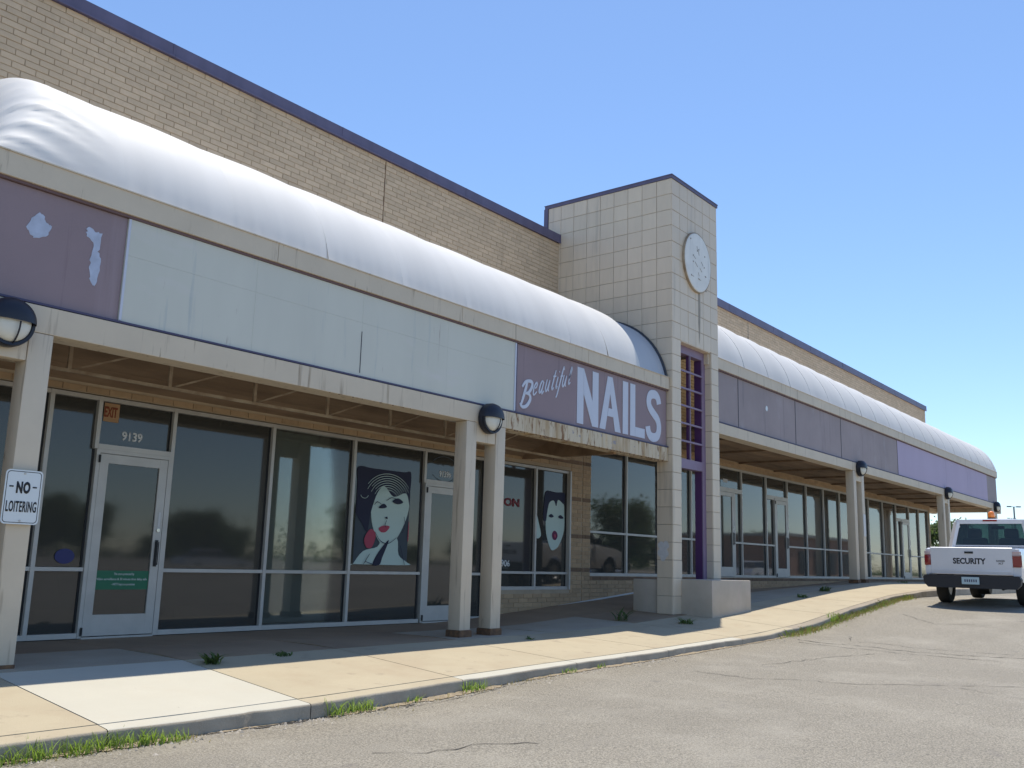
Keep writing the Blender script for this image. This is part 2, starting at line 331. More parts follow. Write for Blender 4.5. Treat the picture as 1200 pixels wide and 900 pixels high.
# cracks in the asphalt
def crack(pts, w_, seed):
    r = random.Random(seed); mb = MB(); P = []
    for (a, b) in zip(pts[:-1], pts[1:]):
        L = math.hypot(b[0]-a[0], b[1]-a[1]); k = max(2, int(L/.10))
        for i in range(k): t = i/k; P.append((a[0]+(b[0]-a[0])*t+r.gauss(0, .022), a[1]+(b[1]-a[1])*t+r.gauss(0, .022)))
    P.append(pts[-1]); vs = []
    for i, p in enumerate(P):
        q = P[min(i+1, len(P)-1)]; o = P[max(i-1, 0)]; dx, dy = q[0]-o[0], q[1]-o[1]; l = math.hypot(dx, dy) or 1
        ww = w_*r.uniform(.15, 1.0)
        for s in (-1, 1):
            X, Y = p[0]-dy/l*ww*s, p[1]+dx/l*ww*s; vs.append((X, Y, zg(X, Y)+.005))
    mb.add(vs, [(2*i, 2*i+1, 2*i+3, 2*i+2) for i in range(len(P)-1)])
    o = mb.build('asphalt_crack', M['crack'], ground, fix=False); return o
# exact height of the road sheet (bilinear in its own cells)
def zg(x, y):
    i = max(0, min(len(xs)-2, bisect_right(xs, x)-1)); j = max(0, min(n2-2, bisect_right(ys, y)-1))
    g = lambda a, b: ground.data.vertices[a*n2+b].co.z
    u = (x-xs[i])/(xs[i+1]-xs[i]); v = (y-ys[j])/(ys[j+1]-ys[j])
    return (g(i,j)*(1-u)+g(i+1,j)*u)*(1-v)+(g(i,j+1)*(1-u)+g(i+1,j+1)*u)*v
for k, (p, w_) in enumerate([([(10.6,5.5),(10.7,4.8),(11.0,4.4),(11.1,3.7),(11.6,3.0),(12.1,2.3),(12.9,1.2)], .011),
    ([(11.5,2.7),(11.2,2.2),(11.1,1.6)], .008), ([(15.3,6.1),(15.1,5.2),(14.9,4.2),(15.3,3.3),(15.8,2.2)], .016), ([(15.0,5.9),(14.7,5.1),(14.6,4.3),(14.9,3.0)], .012),
    ([(11.9,5.2),(12.6,5.05),(13.3,4.9),(14.2,4.5)], .009), ([(16.3,5.6),(15.6,5.3),(15.4,4.2),(15.8,3.0)], .008),
    ([(4.9,5.1),(5.2,4.75),(5.7,4.7),(6.0,4.4)], .008), ([(19.5,5.6),(18.6,4.8),(18.9,3.9)], .008)]): crack(p, w_, k)

# ------------------------------------------------------------------ sidewalk: slabs and kerbstones
walk = MB().box(-30, 60, 6.7, 12.5, -1.9, -1.55).build('sidewalk', M['curb']); tag(walk, kind='structure')
def slab(x0, x1, y0, y1, m, name='concrete_slab', g=.007):
    mb = MB(); x0 += g; x1 -= g; y0 += g; y1 -= g; c = .006
    nx = max(1, int((x1-x0)/.6)); ny = max(1, int((y1-y0)/.6))
    mb.grid(lambda u, v: (x0+(x1-x0)*u, y0+(y1-y0)*v, zside(x0+(x1-x0)*u, y0+(y1-y0)*v)), nx, ny)
    for (a, b) in (((x0,y0),(x1,y0)), ((x1,y0),(x1,y1)), ((x1,y1),(x0,y1)), ((x0,y1),(x0,y0))):
        k = max(nx, ny); vs = []
        for i in range(k+1):
            X = a[0]+(b[0]-a[0])*i/k; Y = a[1]+(b[1]-a[1])*i/k; z = zside(X, Y); vs += [(X, Y, z), (X, Y, z-.3)]
        mb.add(vs, [(2*i, 2*i+1, 2*i+3, 2*i+2) for i in range(k)])
    return mb.build(name, m, walk)
seam = [-8, -5.6, -3.2, -1, 1.4, 3.68, 5.45, 7.42, 9.45, 11.6, 13.9, 16.0, 18.1, 20.3, 22.6, 25.0, 27.4, 29.8, 32.2, 34.6, 37, 39.4, 41.8, 44.5, 48]
for i, (a, b) in enumerate(zip(seam[:-1], seam[1:])):
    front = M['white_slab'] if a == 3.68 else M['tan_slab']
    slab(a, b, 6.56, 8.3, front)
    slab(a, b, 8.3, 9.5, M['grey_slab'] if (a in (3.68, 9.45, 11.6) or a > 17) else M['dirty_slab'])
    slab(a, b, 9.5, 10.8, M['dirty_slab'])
    mb = MB(); k = 36       # kerbstone, rounded nose
    prof = [(6.405, -.30), (6.40, -.024), (6.406, -.008), (6.422, 0), (6.56, 0), (6.56, -.3)]
    wk = lambda x: .012*math.sin(x*2.1)+.008*math.sin(x*5.3+1)+.004*math.sin(x*17)+(.018 if math.sin(x*3.3+2*math.sin(x))>.985 else 0)
    mb.grid(lambda u, v: (lambda X, p: (X, p[0]+(wk(X) if p[0] < 6.5 else 0), zside(X, max(p[0], 6.4))+p[1]-(.003 if p[1] == 0 else 0)))(a+.004+(b-a-.008)*u, prof[round(v*5)]), k, 5)
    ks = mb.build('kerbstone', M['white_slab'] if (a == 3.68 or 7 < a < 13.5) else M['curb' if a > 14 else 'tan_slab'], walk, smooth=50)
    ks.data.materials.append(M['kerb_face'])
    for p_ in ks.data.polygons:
        if abs(p_.normal.y) > .8: p_.material_index = 1  # upright faces take the colour with shade painted in

# ------------------------------------------------------------------ brickwork
BL, BH = .285, .0815
bm = MB(); j = .0045; c = .003; L2, H2 = BL-2*j, BH-2*j
bm.add([(j,.03,j),(BL-j,.03,j),(BL-j,.03,BH-j),(j,.03,BH-j), (j,0.004,j),(BL-j,0.004,j),(BL-j,0.004,BH-j),(j,0.004,BH-j),
        (j+c,0,j+c),(BL-j-c,0,j+c),(BL-j-c,0,BH-j-c),(j+c,0,BH-j-c)],
       [(0,1,5,4),(1,2,6,5),(2,3,7,6),(3,0,4,7),(4,5,9,8),(5,6,10,9),(6,7,11,10),(7,4,8,11),(8,9,10,11)])
brick_me = bm.mesh('brick'); brick_me.materials.append(M['brick'])
brick_low = brick_me.copy(); brick_low.materials.clear(); brick_low.materials.append(M['lower_brick'])
bv = [tuple(v.co) for v in brick_me.vertices]; bf = [tuple(p.vertices) for p in brick_me.polygons]
def brickwork(parent, yface, regions, keep, dark_rows=(), org=(0, 0), stagger=None, low=False):
    """individual bricks (the `keep` nearest ones), the rest joined as stuff; regions = [(x0,x1,z0,z1)]"""
    cells = []
    for (x0, x1, z0, z1) in regions:
        r0 = math.ceil((z0-org[1])/BH-1e-6); r1 = int((z1-org[1])/BH+1e-6)
        for r in range(r0, r1):
            off = ((r % 2)*.5 if low else ((0, .5, .14, .64, .33, .86, .42)[r % 7]+.06*math.sin(r*2.7)))*BL
            k0 = math.floor((x0-off)/BL)
            for k in range(k0, int((x1-off)/BL)+1):
                a = k*BL+off; b = a+BL; a2 = max(a, x0); b2 = min(b, x1)
                if b2-a2 < .04: continue
                cells.append((a2, b2, org[1]+r*BH))
    cells.sort(key=lambda q: q[0]*q[0]+q[2]*q[2]*.5)
    rest = MB(); dk = MB()
    for n, (a, b, z) in enumerate(cells):
        isd = any(abs(z-d) < BH*.51 for d in dark_rows); yo = RND.uniform(-.0025, .0025)
        if n < keep and not isd and b-a > BL*.98:
            o = bpy.data.objects.new('brick', brick_low if low else brick_me); C.objects.link(o); o.parent = parent; o.location = (a, yface+yo, z)
        else:
            s = (b-a)/BL; t = dk if isd else rest
            t.add([(a+vx*s, yface+yo+vy, z+vz) for vx, vy, vz in bv], bf)
    if rest.v: rest.build('brick', M['lower_brick' if low else 'brick'], parent, fix=False)['kind'] = 'stuff'
    if dk.v: dk.build('brick', M['brick_dark'], parent, fix=False)['kind'] = 'stuff'
YU = 11.1; YS = 10.74
left = empty('shop_building', (0, 10.7, -1.0), label='nearer shop unit of the strip with tan brick wall, dark shopfront and stained canopy beam', cat='building')
right = empty('shop_building', (22, 10.7, -.25), label='farther higher shop unit beyond the tower, faced with long grey mauve boards', cat='building')
for o in (left, right): o.location = (0, 0, 0)
# upper walls
up1 = MB().box(-12, 15.9, YU+.012, YU+.42, 1.95, 6.66).build('upper_wall', M['mortar'], left)
up2 = MB().box(16.0, 43.35, YU+.012, YU+.42, 2.6, 7.06).build('upper_wall', M['mortar'], right)
brickwork(up1, YU, [(2.2, 10.35, 4.45, 6.66), (10.37, 15.5, 4.45, 6.66)], 300, org=(0, 4.45))
brickwork(up2, YU, [(16.0, 24.9, 2.75, 7.07), (24.92, 43.35, 5.0, 7.07)], 80, org=(0, 2.75))
MB().box(10.355, 10.365, YU+.004, YU+.012, 4.5, 6.62).build('expansion_joint', M['rust'], left)
MB().box(24.902, 24.918, YU-.002, YU+.012, 5, 7.0).build('expansion_joint', M['darktrim'], right)
# metal cap of the parapets, in lengths
def cap(parent, x0, x1, z0, z1, step, m):
    x = x0
    while x < x1-.05:
        e = min(x+step, x1); mb = MB(); mb.box(x+.002, e-.002, YU-.05, YU+.47, z0, z1)
        mb.box(x+.002, e-.002, YU-.062, YU-.05, z0-.012, z0+.018); mb.box(e-.03, e+.0, YU-.056, YU-.05, z0+.02, z1-.002)
        mb.build('parapet_cap', m, parent); x = e
cap(left, -12, 15.44, 6.655, 6.835, 3.05, M['purple_cap']); cap(right, 17.5, 43.4, 7.05, 7.26, 3.05, M['purple_cap'])
MB().box(15.43, 15.5, 11.40, 11.50, 6.84, 7.49).build('corner_flashing', M['purple_cap'], left)
MB().box(15.445, 15.497, YU+.37, YU+.42, 6.60, 6.842).build('corner_flashing', M['purple_cap'], left)
# roofs and hidden shells so that light stays out of the shops
MB().box(-12, 16, YU+.42, 24, 6.0, 6.15).build('roof', M['roof'], left)
MB().box(16, 43.3, YU+.42, 24, 6.4, 6.55).build('roof', M['roof'], right)
MB().box(-12, 43.2, 23.8, 24.1, -1.6, 6.2).build('back_wall', M['mortar'], right)
MB().box(43.05, 43.35, YU+.42, 23.8, 2.6, 6.9).build('end_wall', M['brick'], right)
MB().box(41.55, 41.8, 10.8, 23.8, -1.2, 2.9).build('end_wall', M['brick'], right)
MB().box(-12.2, -12, YU-.1, 24, -1.6, 6.5).build('end_wall', M['brick'], left)
# interiors
MB().box(-12, 12.95, 10.85, 23.8, -1.5, -1.02).build('shop_floor', M['ifloor'], left)
MB().box(-12, 12.95, 16.5, 16.7, -1.02, 2.6).build('partition', M['stucco'], left)
MB().box(12.95, 16.0, 14.5, 14.7, -1.02, 2.6).build('partition', M['stucco'], left)
MB().box(8.25, 8.45, 13.2, 16.5, -1.02, 2.6).build('partition', M['stucco'], left)
MB().box(8.215, 9.66, 10.86, 10.88, -.92, 1.74).build('window_blind', M['blind'], left)
MB().box(15.95, 16.15, 10.95, 16.5, -1.02, 2.9).build('partition', M['stucco'], left)
MB().box(-12, 16.0, 10.95, 16.6, 2.6, 2.7).build('shop_ceiling', M['stucco'], left)
MB().box(16.15, 41.5, 10.95, 23.8, -1.2, -.24).build('shop_floor', M['ifloor'], right)
for a, b, c_, d in ((16.2, 17.59, .68, 2.5), (17.66, 19.03, .68, 2.5), (19.1, 20.57, .68, 2.5), (23.5, 25.0, .68, 2.5), (26.6, 27.98, -.17, 2.5), (28.05, 29.43, -.17, 2.5), (29.5, 30.9, -.17, 2.5), (30.97, 32.37, -.17, 2.5), (32.44, 33.82, -.17, 2.5), (33.88, 35.4, -.17, 2.5), (35.5, 36.98, -.17, 2.5), (38.75, 40.0, -.17, 2.5), (40.1, 41.38, -.17, 2.5)):
    MB().box(a, b, 10.86, 10.88, c_, d).build('window_blind', M['blind'], right)
MB().box(16.15, 41.5, 17, 17.2, -.24, 3.3).build('partition', M['stucco'], right)
MB().box(16.15, 41.5, 10.95, 17, 3.3, 3.4).build('shop_ceiling', M['stucco'], right)

# ------------------------------------------------------------------ lower walls
lw = MB(); Y0, Y1 = YS-.0, YS+.16
def wallbox(x0, x1, z0, z1): lw.box(x0, x1, YS+.012-.06, YS+.16, z0, z1)
wallbox(-12, 13.28, 1.815, 2.6)
wallbox(13.28, 15.45, 1.815, 3.3); wallbox(12.84, 13.28, -1.3, 1.815)
wallbox(13.28, 15.45, -1.3, -.50); wallbox(15.45, 16.14, -1.3, 3.3)
lw1 = lw.build('lower_wall', M['mortar'], left)
lw = MB(); wallbox(16.16, 41.6, -1.3, -.235); wallbox(16.16, 41.6, 2.575, 3.3); wallbox(41.42, 41.6, -.235, 2.575)
lw2 = lw.build('lower_wall', M['mortar'], right)
DR = (1.95, 1.24, .53, -.15)
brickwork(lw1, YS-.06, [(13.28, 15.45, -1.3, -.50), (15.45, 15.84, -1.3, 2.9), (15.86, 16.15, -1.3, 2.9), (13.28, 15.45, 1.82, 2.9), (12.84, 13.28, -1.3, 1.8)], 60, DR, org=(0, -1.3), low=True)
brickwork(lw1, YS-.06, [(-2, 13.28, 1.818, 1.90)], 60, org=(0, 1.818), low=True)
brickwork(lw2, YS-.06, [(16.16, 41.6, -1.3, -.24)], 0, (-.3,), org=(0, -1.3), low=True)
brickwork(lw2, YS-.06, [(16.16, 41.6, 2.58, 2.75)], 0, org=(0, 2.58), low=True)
MB().bar((14.4, YS-.075, -.86), (17.9, YS-.075, -.575), .02, .03).build('weathered_ramp_line', M['sconce'], left)

# ------------------------------------------------------------------ shopfront windows and doors
FT = .05
def window(parent, x0, x1, z0, z1, bars=(), m='film', left_m=True, yoff=0, deep=.11):
    """frame of one bay (left mullion, head, sill, transom bars) with its panes"""
    y = YS+yoff; f = MB()
    if left_m: f.cbox(x0-FT/2, x0+FT/2, y-.03, y-.03+deep, z0, z1, .003)
    a = x0+FT/2 if left_m else x0; b = x1-FT/2
    f.box(a, b, y-.025, y-.025+deep, z1-FT, z1-.001); f.box(a, b, y-.032, y-.025+deep, z0+.001, z0+FT+.01)
    zs = [z0+FT+.01]
    for zb in bars: f.box(a, b, y-.022, y-.02+deep, zb-.022, zb+.022); zs += [zb]
    zs.append(z1-FT)
    o = f.build('window', M['alu'], parent)
    edges = [z0+FT+.01]+[q for zb in bars for q in (zb-.022, zb+.022)]+[z1-FT]
    for k in range(0, len(edges), 2):
        MB().box(a+.004, b-.004, y+.03, y+.036, edges[k]+.004, edges[k+1]-.004).build('pane', M[m], o)
        g = MB(); g.box(b-.022, b-.001, y+.02, y+.06, edges[k], edges[k+1]); g.build('gasket', M['gasket'], o)
    return o
def door(parent, x0, x1, z0, z1, m='film', handle='right', mid=True, label=None):
    y = YS-.01; st = .11; d = MB()
    d.cbox(x0+.03, x0+.03+st, y-.02, y+.03, z0+.02, z1-.05, .003); d.cbox(x1-.03-st, x1-.03, y-.02, y+.03, z0+.02, z1-.05, .003)
    d.box(x0+.03+st, x1-.03-st, y-.018, y+.028, z1-.05-.11, z1-.052); d.box(x0+.03+st, x1-.03-st, y-.018, y+.028, z0+.022, z0+.26)
    o = d.build('door', M['alu'], parent)
    if label: o['label'] = label
    j_ = MB(); j_.box(x0-.02, x0+.026, y-.022, y+.08, z0, z1); j_.box(x1-.026, x1+.02, y-.022, y+.08, z0, z1)
    j_.box(x0+.026, x1-.026, y-.022, y+.08, z1-.045, z1); j_.build('door_frame', M['alu'], parent)
    th = MB().box(x0+.026, x1-.026, y-.03, y+.08, z0-.01, z0+.012).build('threshold', M['alu'], parent)
    MB().box(x0+.03+st-.004, x1-.03-st+.004, y, y+.006, z0+.25, z1-.155).build('pane', M[m], o)
    xh = x1-.03-st*.5 if handle == 'right' else x0+.03+st*.5; s = -1 if handle == 'right' else 1
    h = MB(); zc = z0+.98; h.box(xh-.02, xh+.02, y-.028, y-.02, zc-.16, zc+.16)
    for q in (-1, 1): h.tube((xh+q*.012, y-.055, zc-.14), (xh+q*.012, y-.055, zc+.14), .006, 6); h.tube((xh+q*.012, y-.06, zc-.13*q), (xh+q*.012, y-.022, zc-.13*q), .006, 6)
    h.build('handle', M['gasket'], o)
    k = MB(); k.tube((xh, y-.035, zc+.28), (xh, y-.02, zc+.28), .022, 12); k.build('lock', M['chrome'], o)
    if mid:
        p = MB(); p.tube((x0+.12, y+.06, z0+1.13), (x1-.12, y+.06, z0+1.13), .016, 8); p.build('push_bar', M['white_ink'], o)
    hg = MB(); hg.tube((x0+.018, y-.035, z1-.16), (x0+.018, y-.035, z1-.07), .013, 8); hg.tube((x0+.018, y-.035, z0+.03), (x0+.018, y-.035, z0+.12), .013, 8)
    hg.build('hinge', M['gasket'], o)
    return o
ZL0, ZL1, BR = -1.0, 1.805, -.225
window(left, 2.2, 3.62, ZL0, ZL1, (BR,)); window(left, 3.62, 5.05, ZL0, ZL1, (BR,)); window(left, -12, 2.2, ZL0, ZL1, (BR,))
window(left, 5.05, 5.66, ZL0, ZL1, (BR,))
t1 = window(left, 5.63, 6.64, 1.18, ZL1); door(left, 5.66, 6.61, ZL0, 1.18)
for a, b in ((6.63, 8.18), (8.18, 9.71), (9.71, 11.27)): window(left, a, b, ZL0, ZL1, (BR,), 'glass' if a == 8.18 else 'film')
t2 = window(left, 11.27, 12.3, 1.24, ZL1); door(left, 11.30, 12.25, ZL0, 1.24)
window(left, 12.27, 12.84, ZL0, ZL1, (BR,)); MB().box(12.815, 12.865, YS-.03, YS+.08, ZL0, ZL1).build('end_mullion', M['alu'], left)
for a, b in ((13.28, 14.34), (14.34, 15.43)): window(left, a, b, -.50, ZL1, (-.19,))
MB().box(15.405, 15.45, YS-.068, YS+.08, -.50, ZL1).build('end_mullion', M['alu'], left)
text('9139', 'address_number', M['white_ink'], t1, 5.96, YS+.028, 1.315, .115, .27, .03)
text('9139b', 'address_number', M['white_ink'], t2, 11.66, YS+.028, 1.37, .11, .29, .03)
arc = MB()
for a0, a1 in ((.5, 2.6), (3.7, 5.7)):
    stroke(arc, [(11.79+.34*math.cos(a0+(a1-a0)*i/8), 1.51+.21*math.sin(a0+(a1-a0)*i/8)) for i in range(9)], (.012,), FRONT(YS+.03), 0, .002)
arc.build('faded_arc_lettering', M['pcard'], t2)
ZR0, ZR1, BR2, DR2 = -.235, 2.575, .65, 1.98
R = right
for a, b in ((16.16, 17.62), (17.62, 19.06), (19.06, 20.60), (20.60, 22.0)): window(R, a, b, ZR0, ZR1, (BR2,), 'glass')
t3 = window(R, 22.0, 23.45, DR2, ZR1); door(R, 22.05, 22.98, ZR0, DR2); window(R, 23.0, 23.45, ZR0, DR2, (BR2,))
mb = MB()
for k in range(4): mb.cbox(22.45+.065*k, 22.50+.065*k, YS+.024, YS+.028, 2.18, 2.27, .001)
mb.build('faded_number', M['whitewash'], t3)
window(R, 23.45, 25.05, ZR0, ZR1, (BR2,), 'glass')
window(R, 25.05, 26.56, DR2, ZR1, (), 'glass'); window(R, 25.05, 25.60, ZR0, DR2, (BR2,)); door(R, 25.62, 26.54, ZR0, DR2)
for a, b in ((26.56, 28.02), (28.02, 29.47), (29.47, 30.93), (30.93, 32.40), (32.40, 33.85), (33.85, 35.44), (35.44, 37.02)): window(R, a, b, ZR0, ZR1, (BR2,), 'glass')
window(R, 37.02, 38.70, DR2, ZR1, (), 'glass'); window(R, 37.02, 37.65, ZR0, DR2, (BR2,)); door(R, 37.68, 38.66, ZR0, DR2)
for a, b in ((38.70, 40.05), (40.05, 41.42)): window(R, a, b, ZR0, ZR1, (BR2,), 'glass')
MB().box(41.395, 41.44, YS-.03, YS+.1, ZR0, ZR1).build('end_mullion', M['alu'], R)

# ------------------------------------------------------------------ canopy beam, ceiling boards, truss, columns
YF = 8.5
def canopy(parent, x0, x1, zb, zs, zt, zband, mbeam, rust_from=None):
    segs = [(x0, x1)] if rust_from is None else [(x0, rust_from), (rust_from, x1)]
    for k, (a, b) in enumerate(segs):
        m_ = M['paint_rust'] if k else mbeam
        mb = MB(); mb.cbox(a+.002, b-.002, YF, YF+.14, zb, zs, .006); mb.box(a+.002, b-.002, YF+.14, YF+.30, zb, zb+.05)
        mb.build('canopy_beam', m_, parent)
    MB().box(x0, x1, YF-.004, YF+.05, zs+.006, zs+.026).build('beam_trim', M['blueline'], parent)
    MB().box(x0, x1, YF+.10, YF+.28, zs+.028, zband-.25).build('fascia_frame', M['darktrim'], parent)
    x = x0-.39                                                       # light trim band above the boards
    while x < x1-.02:
        e = min(x+3.18, x1); mb = MB(); mb.cbox(x+.003, e-.003, YF-.03, YF+.10, zband-.235, zband-.012, .004); mb.box(x+.003, e-.003, YF-.042, YF+.10, zband-.012, zband)
        mb.build('fascia_band', M['paint'], parent); x = e
    MB().box(x0, x1, YF-.004, YF+.05, zband-.262, zband-.236).build('band_edge', M['redline'], parent)
canopy(left, -6, 15.44, 1.915, 2.165, 3.26, 3.50, M['paint'], 10.60)
canopy(right, 17.42, 43.75, 2.70, 2.925, 4.05, 4.28, M['paint'])
# hanging rust flakes under the corroded beam
fl = MB(); r = random.Random(3)
for k in range(90):
    x = r.uniform(10.75, 15.4) if k % 3 else r.uniform(6.5, 10.3); s = r.uniform(.01, .045)*(1 if x > 10.7 else .45)
    fl.add([(x-s, YF+.002, 1.918), (x+s*.8, YF+.003, 1.918), (x+s*.2, YF+.03, 1.918), (x, YF+.01, 1.918-s*r.uniform(.4, 1.1))], [(0,1,3),(1,2,3),(2,0,3)])
fl.build('rust_flake', M['rust'], left)['kind'] = 'stuff'
# left ceiling slopes up from the wall to the fascia, boards along it
ya, za, yb, zb_ = 10.66, 1.93, 8.84, 2.62; n = 12
for i in range(n):
    t0, t1_ = i/n, (i+1)/n-.004; P = [(ya+(yb-ya)*t, za+(zb_-za)*t) for t in (t0, t1_)]
    for (a, b) in ((-6, 3.8), (3.802, 10.4), (10.402, 13.78)):
        dz = RND.uniform(-.004, .004); mb = MB(); (y1, z1), (y2, z2) = P
        mb.add([(a,y1,z1+dz),(b,y1,z1+dz),(b,y2,z2+dz),(a,y2,z2+dz),(a,y1,z1+.03),(b,y1,z1+.03),(b,y2,z2+.03),(a,y2,z2+.03)],
               [(0,1,2,3),(4,7,6,5),(0,4,5,1),(1,5,6,2),(2,6,7,3),(3,7,4,0)]); mb.build('soffit_board', M['soffit'], left)
mb = MB(); mb.box(13.79, 13.87, 8.66, 10.65, 1.885, 2.9); mb.build('soffit_end_beam', M['soffit'], left)
MB().box(13.87, 15.46, 8.80, 10.66, 2.9, 2.95).build('soffit_board', M['soffit'], left)
tr = MB(); yt, zt0, zt1 = 9.6, 1.83, 2.30
tr.bar((-6, yt, zt0), (13.79, yt, zt0), .035, .035); tr.bar((-6, yt, zt1), (13.79, yt, zt1), .035, .035)
nodes = [x for x in [-3.5+1.165*k for k in range(0, 15)] if x < 13.7]
for a, b in zip(nodes[:-1], nodes[1:]): tr.bar((a, yt, zt0), (a, yt, zt1), .04, .03); tr.bar((a, yt+.02, zt0), (b, yt+.02, zt1), .02, .02)
tr.build('truss', M['truss'], left)
for x in nodes[1::2]: MB().bar((x, yt, zt1-.02), (x, 8.8, zt1-.02), .03, .05).build('truss_brace', M['truss'], left)
# right ceiling: flat, boards along the walk with cross beams
for i in range(12):
    y0 = 8.82+i*.155
    for a, b in ((17.0, 22.0), (22.004, 28), (28.004, 34), (34.004, 39.5), (39.504, 43.6)):
        MB().box(a, b, y0, y0+.149, 2.755+RND.uniform(-.004, .004), 2.79).build('soffit_board', M['soffit'], right)
for x in [18.6+2.3*k for k in range(11)]: MB().box(x-.04, x+.04, 8.8, 10.66, 2.71, 2.75).build('soffit_crossbeam', M['soffit'], right)
MB().box(41.6, 43.6, 10.68, 11.1, 2.755, 2.79).build('soffit_board', M['soffit'], right)
mb = MB(); mb.box(41.8, 43.6, 10.9, 11.1, 2.55, 3.3); mb.box(43.45, 43.75, 8.8, 11.1, 2.60, 2.79); mb.build('end_beam', M['paint'], right)
# end return of the fascia at the far right
mb = MB(); mb.box(43.60, 43.74, YF+.28, 11.1, 2.79, 4.28); mb.build('fascia_return', M['greymauve'], right)
# paired columns with a cross panel that carries the lamp
def columns(parent, x1, ztop, rust=False, big=0):
    xb1, xb0 = x1, x1-.215; xa1 = x1-.645; xa0 = xa1-.215
    for k, (a, b) in enumerate(((xa0, xa1), (xb0, xb1))):
        z0 = zside((a+b)/2, YF+.1)-.02; mb = MB(); mb.cbox(a, b, YF+.001, YF+.215, z0+(.10 if rust else 0), ztop-.004, .008)
        o = mb.build('column', M['paint'], parent, smooth=30)
        if rust:
            q = MB(); q.cbox(a+.0-.02, b+.02, YF-.02, YF+.235, z0, z0+.10, .012); q.build('corroded_base', M['rust'], o)
        else:
            q = MB(); q.cbox(a-.006, b+.006, YF-.006, YF+.22, z0, z0+.035, .005); q.build('base_plate', M['rust'], o)
    MB().cbox(xa1+.003, xb0-.003, YF+.012, YF+.13, ztop-.27, ztop-.006+.25, .005).build('lamp_panel', M['paint'], parent)
    return (xa1+xb0)/2
def cross(parent, x1, ztop): return columns(parent, x1, ztop)
LZ = 1.915
lx1 = columns(left, 3.95, LZ); lx2 = columns(left, 10.59, LZ, rust=True)
rx1 = columns(right, 26.55, 2.70, rust=True); rx2 = columns(right, 35.75, 2.70); rx3 = columns(right, 43.45, 2.70)
def lamp(x, z, label):
    t = empty('wall_light', (x, YF, z), label=label, cat='wall lamp', group='round wall lamps on the canopy columns')
    fn = lambda a, b, d: (a, -d, b)
    s = MB(); s.lathe([(.0, .0), (.20, .0), (.215, .02), (.215, .075), (.20, .085), (.175, .088)], fn, 40); s.build('backplate', M['black'], t, smooth=40)
    l_ = MB(); l_.lathe([(.176, .05), (.172, .11), (.15, .15), (.10, .178), (.04, .188), (0, .19)], fn, 40); l_.build('lens', M['lens'], t, smooth=60)
    h = MB(); rad = [(.218, .03), (.215, .11), (.192, .165), (.14, .205), (.07, .222), (0, .225)]; nn = 24; vs = []
    for k in range(nn+1):
        a = math.pi*k/nn
        for rr, d in rad: vs.append(fn(rr*math.cos(a), max(0.0, rr*math.sin(a))+.005, d))
    q = len(rad); fs = [(k*q+i, (k+1)*q+i, (k+1)*q+i+1, k*q+i+1) for k in range(nn) for i in range(q-1)]; h.add(vs, fs)
    h.build('hood', M['black'], t, smooth=60)
    g = MB(); P = [(.02*math.sin(i/8*math.pi)+(-.0), -.005-.20*i/8) for i in range(9)]
    pts = [fn(.03, 0.0-.205*i/10, .20*math.sqrt(max(0, 1-(i/10)**2.2))+.02) for i in range(11)]
    for a, b in zip(pts[:-1], pts[1:]): g.tube(a, b, .008, 6)
    g.build('guard', M['black'], t)
    ring = MB(); ring.lathe([(.178, .085), (.205, .085), (.212, .10), (.205, .118), (.178, .115)], fn, 40); ring.build('ring', M['black'], t, smooth=60)
    return t
lamp(lx1, 1.935, 'round black hooded wall lamp between the columns at the left edge of the photo')
lamp(lx2, 1.985, 'round black hooded wall lamp on the column pair in front of the middle door')
lamp(rx1, 2.78, 'round black hooded wall lamp on the first column pair beyond the tower')
lamp(rx2, 2.78, 'round black hooded wall lamp on the second column pair beyond the tower')
lamp(rx3, 2.78, 'round black hooded wall lamp at the far end corner above the cab')

# ------------------------------------------------------------------ fascia boards (signs)
def board(name, parent, x0, x1, z0, z1, m, y=YF+.03):
    return MB().cbox(x0+.003, x1-.003, y, y+.05, z0, z1, .002).build(name, m, parent)
def blob(pts, m, name, parent, y, d=.004, jit=0):
    jr = random.Random(len(pts))
    n = len(pts); mb = MB(); P = []
    for i in range(n):
        p0, p1, p2, p3 = pts[i-1], pts[i], pts[(i+1) % n], pts[(i+2) % n]
        for k in range(4):
            t = k/4; P.append(tuple(.5*((2*p1[a])+(-p0[a]+p2[a])*t+(2*p0[a]-5*p1[a]+4*p2[a]-p3[a])*t*t+(-p0[a]+3*p1[a]-3*p2[a]+p3[a])*t**3)+jr.gauss(0, jit) for a in (0, 1)))
    mb.prism(P, FRONT(y), 0, d); return mb.build(name, m, parent)
s1 = empty('sign_board', label='mauve fascia board with two peeled pale patches at the left edge', cat='sign board')
board('panel', s1, -6, .9, 2.195, 3.235, M['mauve']); board('panel', s1, .9, 4.55, 2.195, 3.235, M['mauve'])
blob([(3.60,2.86),(3.64,2.96),(3.70,3.03),(3.745,3.0),(3.77,2.94),(3.815,2.93),(3.80,2.85),(3.745,2.80),(3.66,2.79)], M['bareboard'], 'peeled_patch', s1, YF+.03, jit=.006)
blob([(4.14,3.00),(4.18,3.035),(4.24,3.0),(4.30,3.01),(4.30,2.90),(4.285,2.82),(4.32,2.72),(4.30,2.55),(4.275,2.48),(4.225,2.56),(4.215,2.72),(4.235,2.86),(4.16,2.94)], M['bareboard'], 'peeled_patch', s1, YF+.03, jit=.006)
s2 = empty('sign_board', label='long blank pale blue fascia board between two mauve boards', cat='sign board')
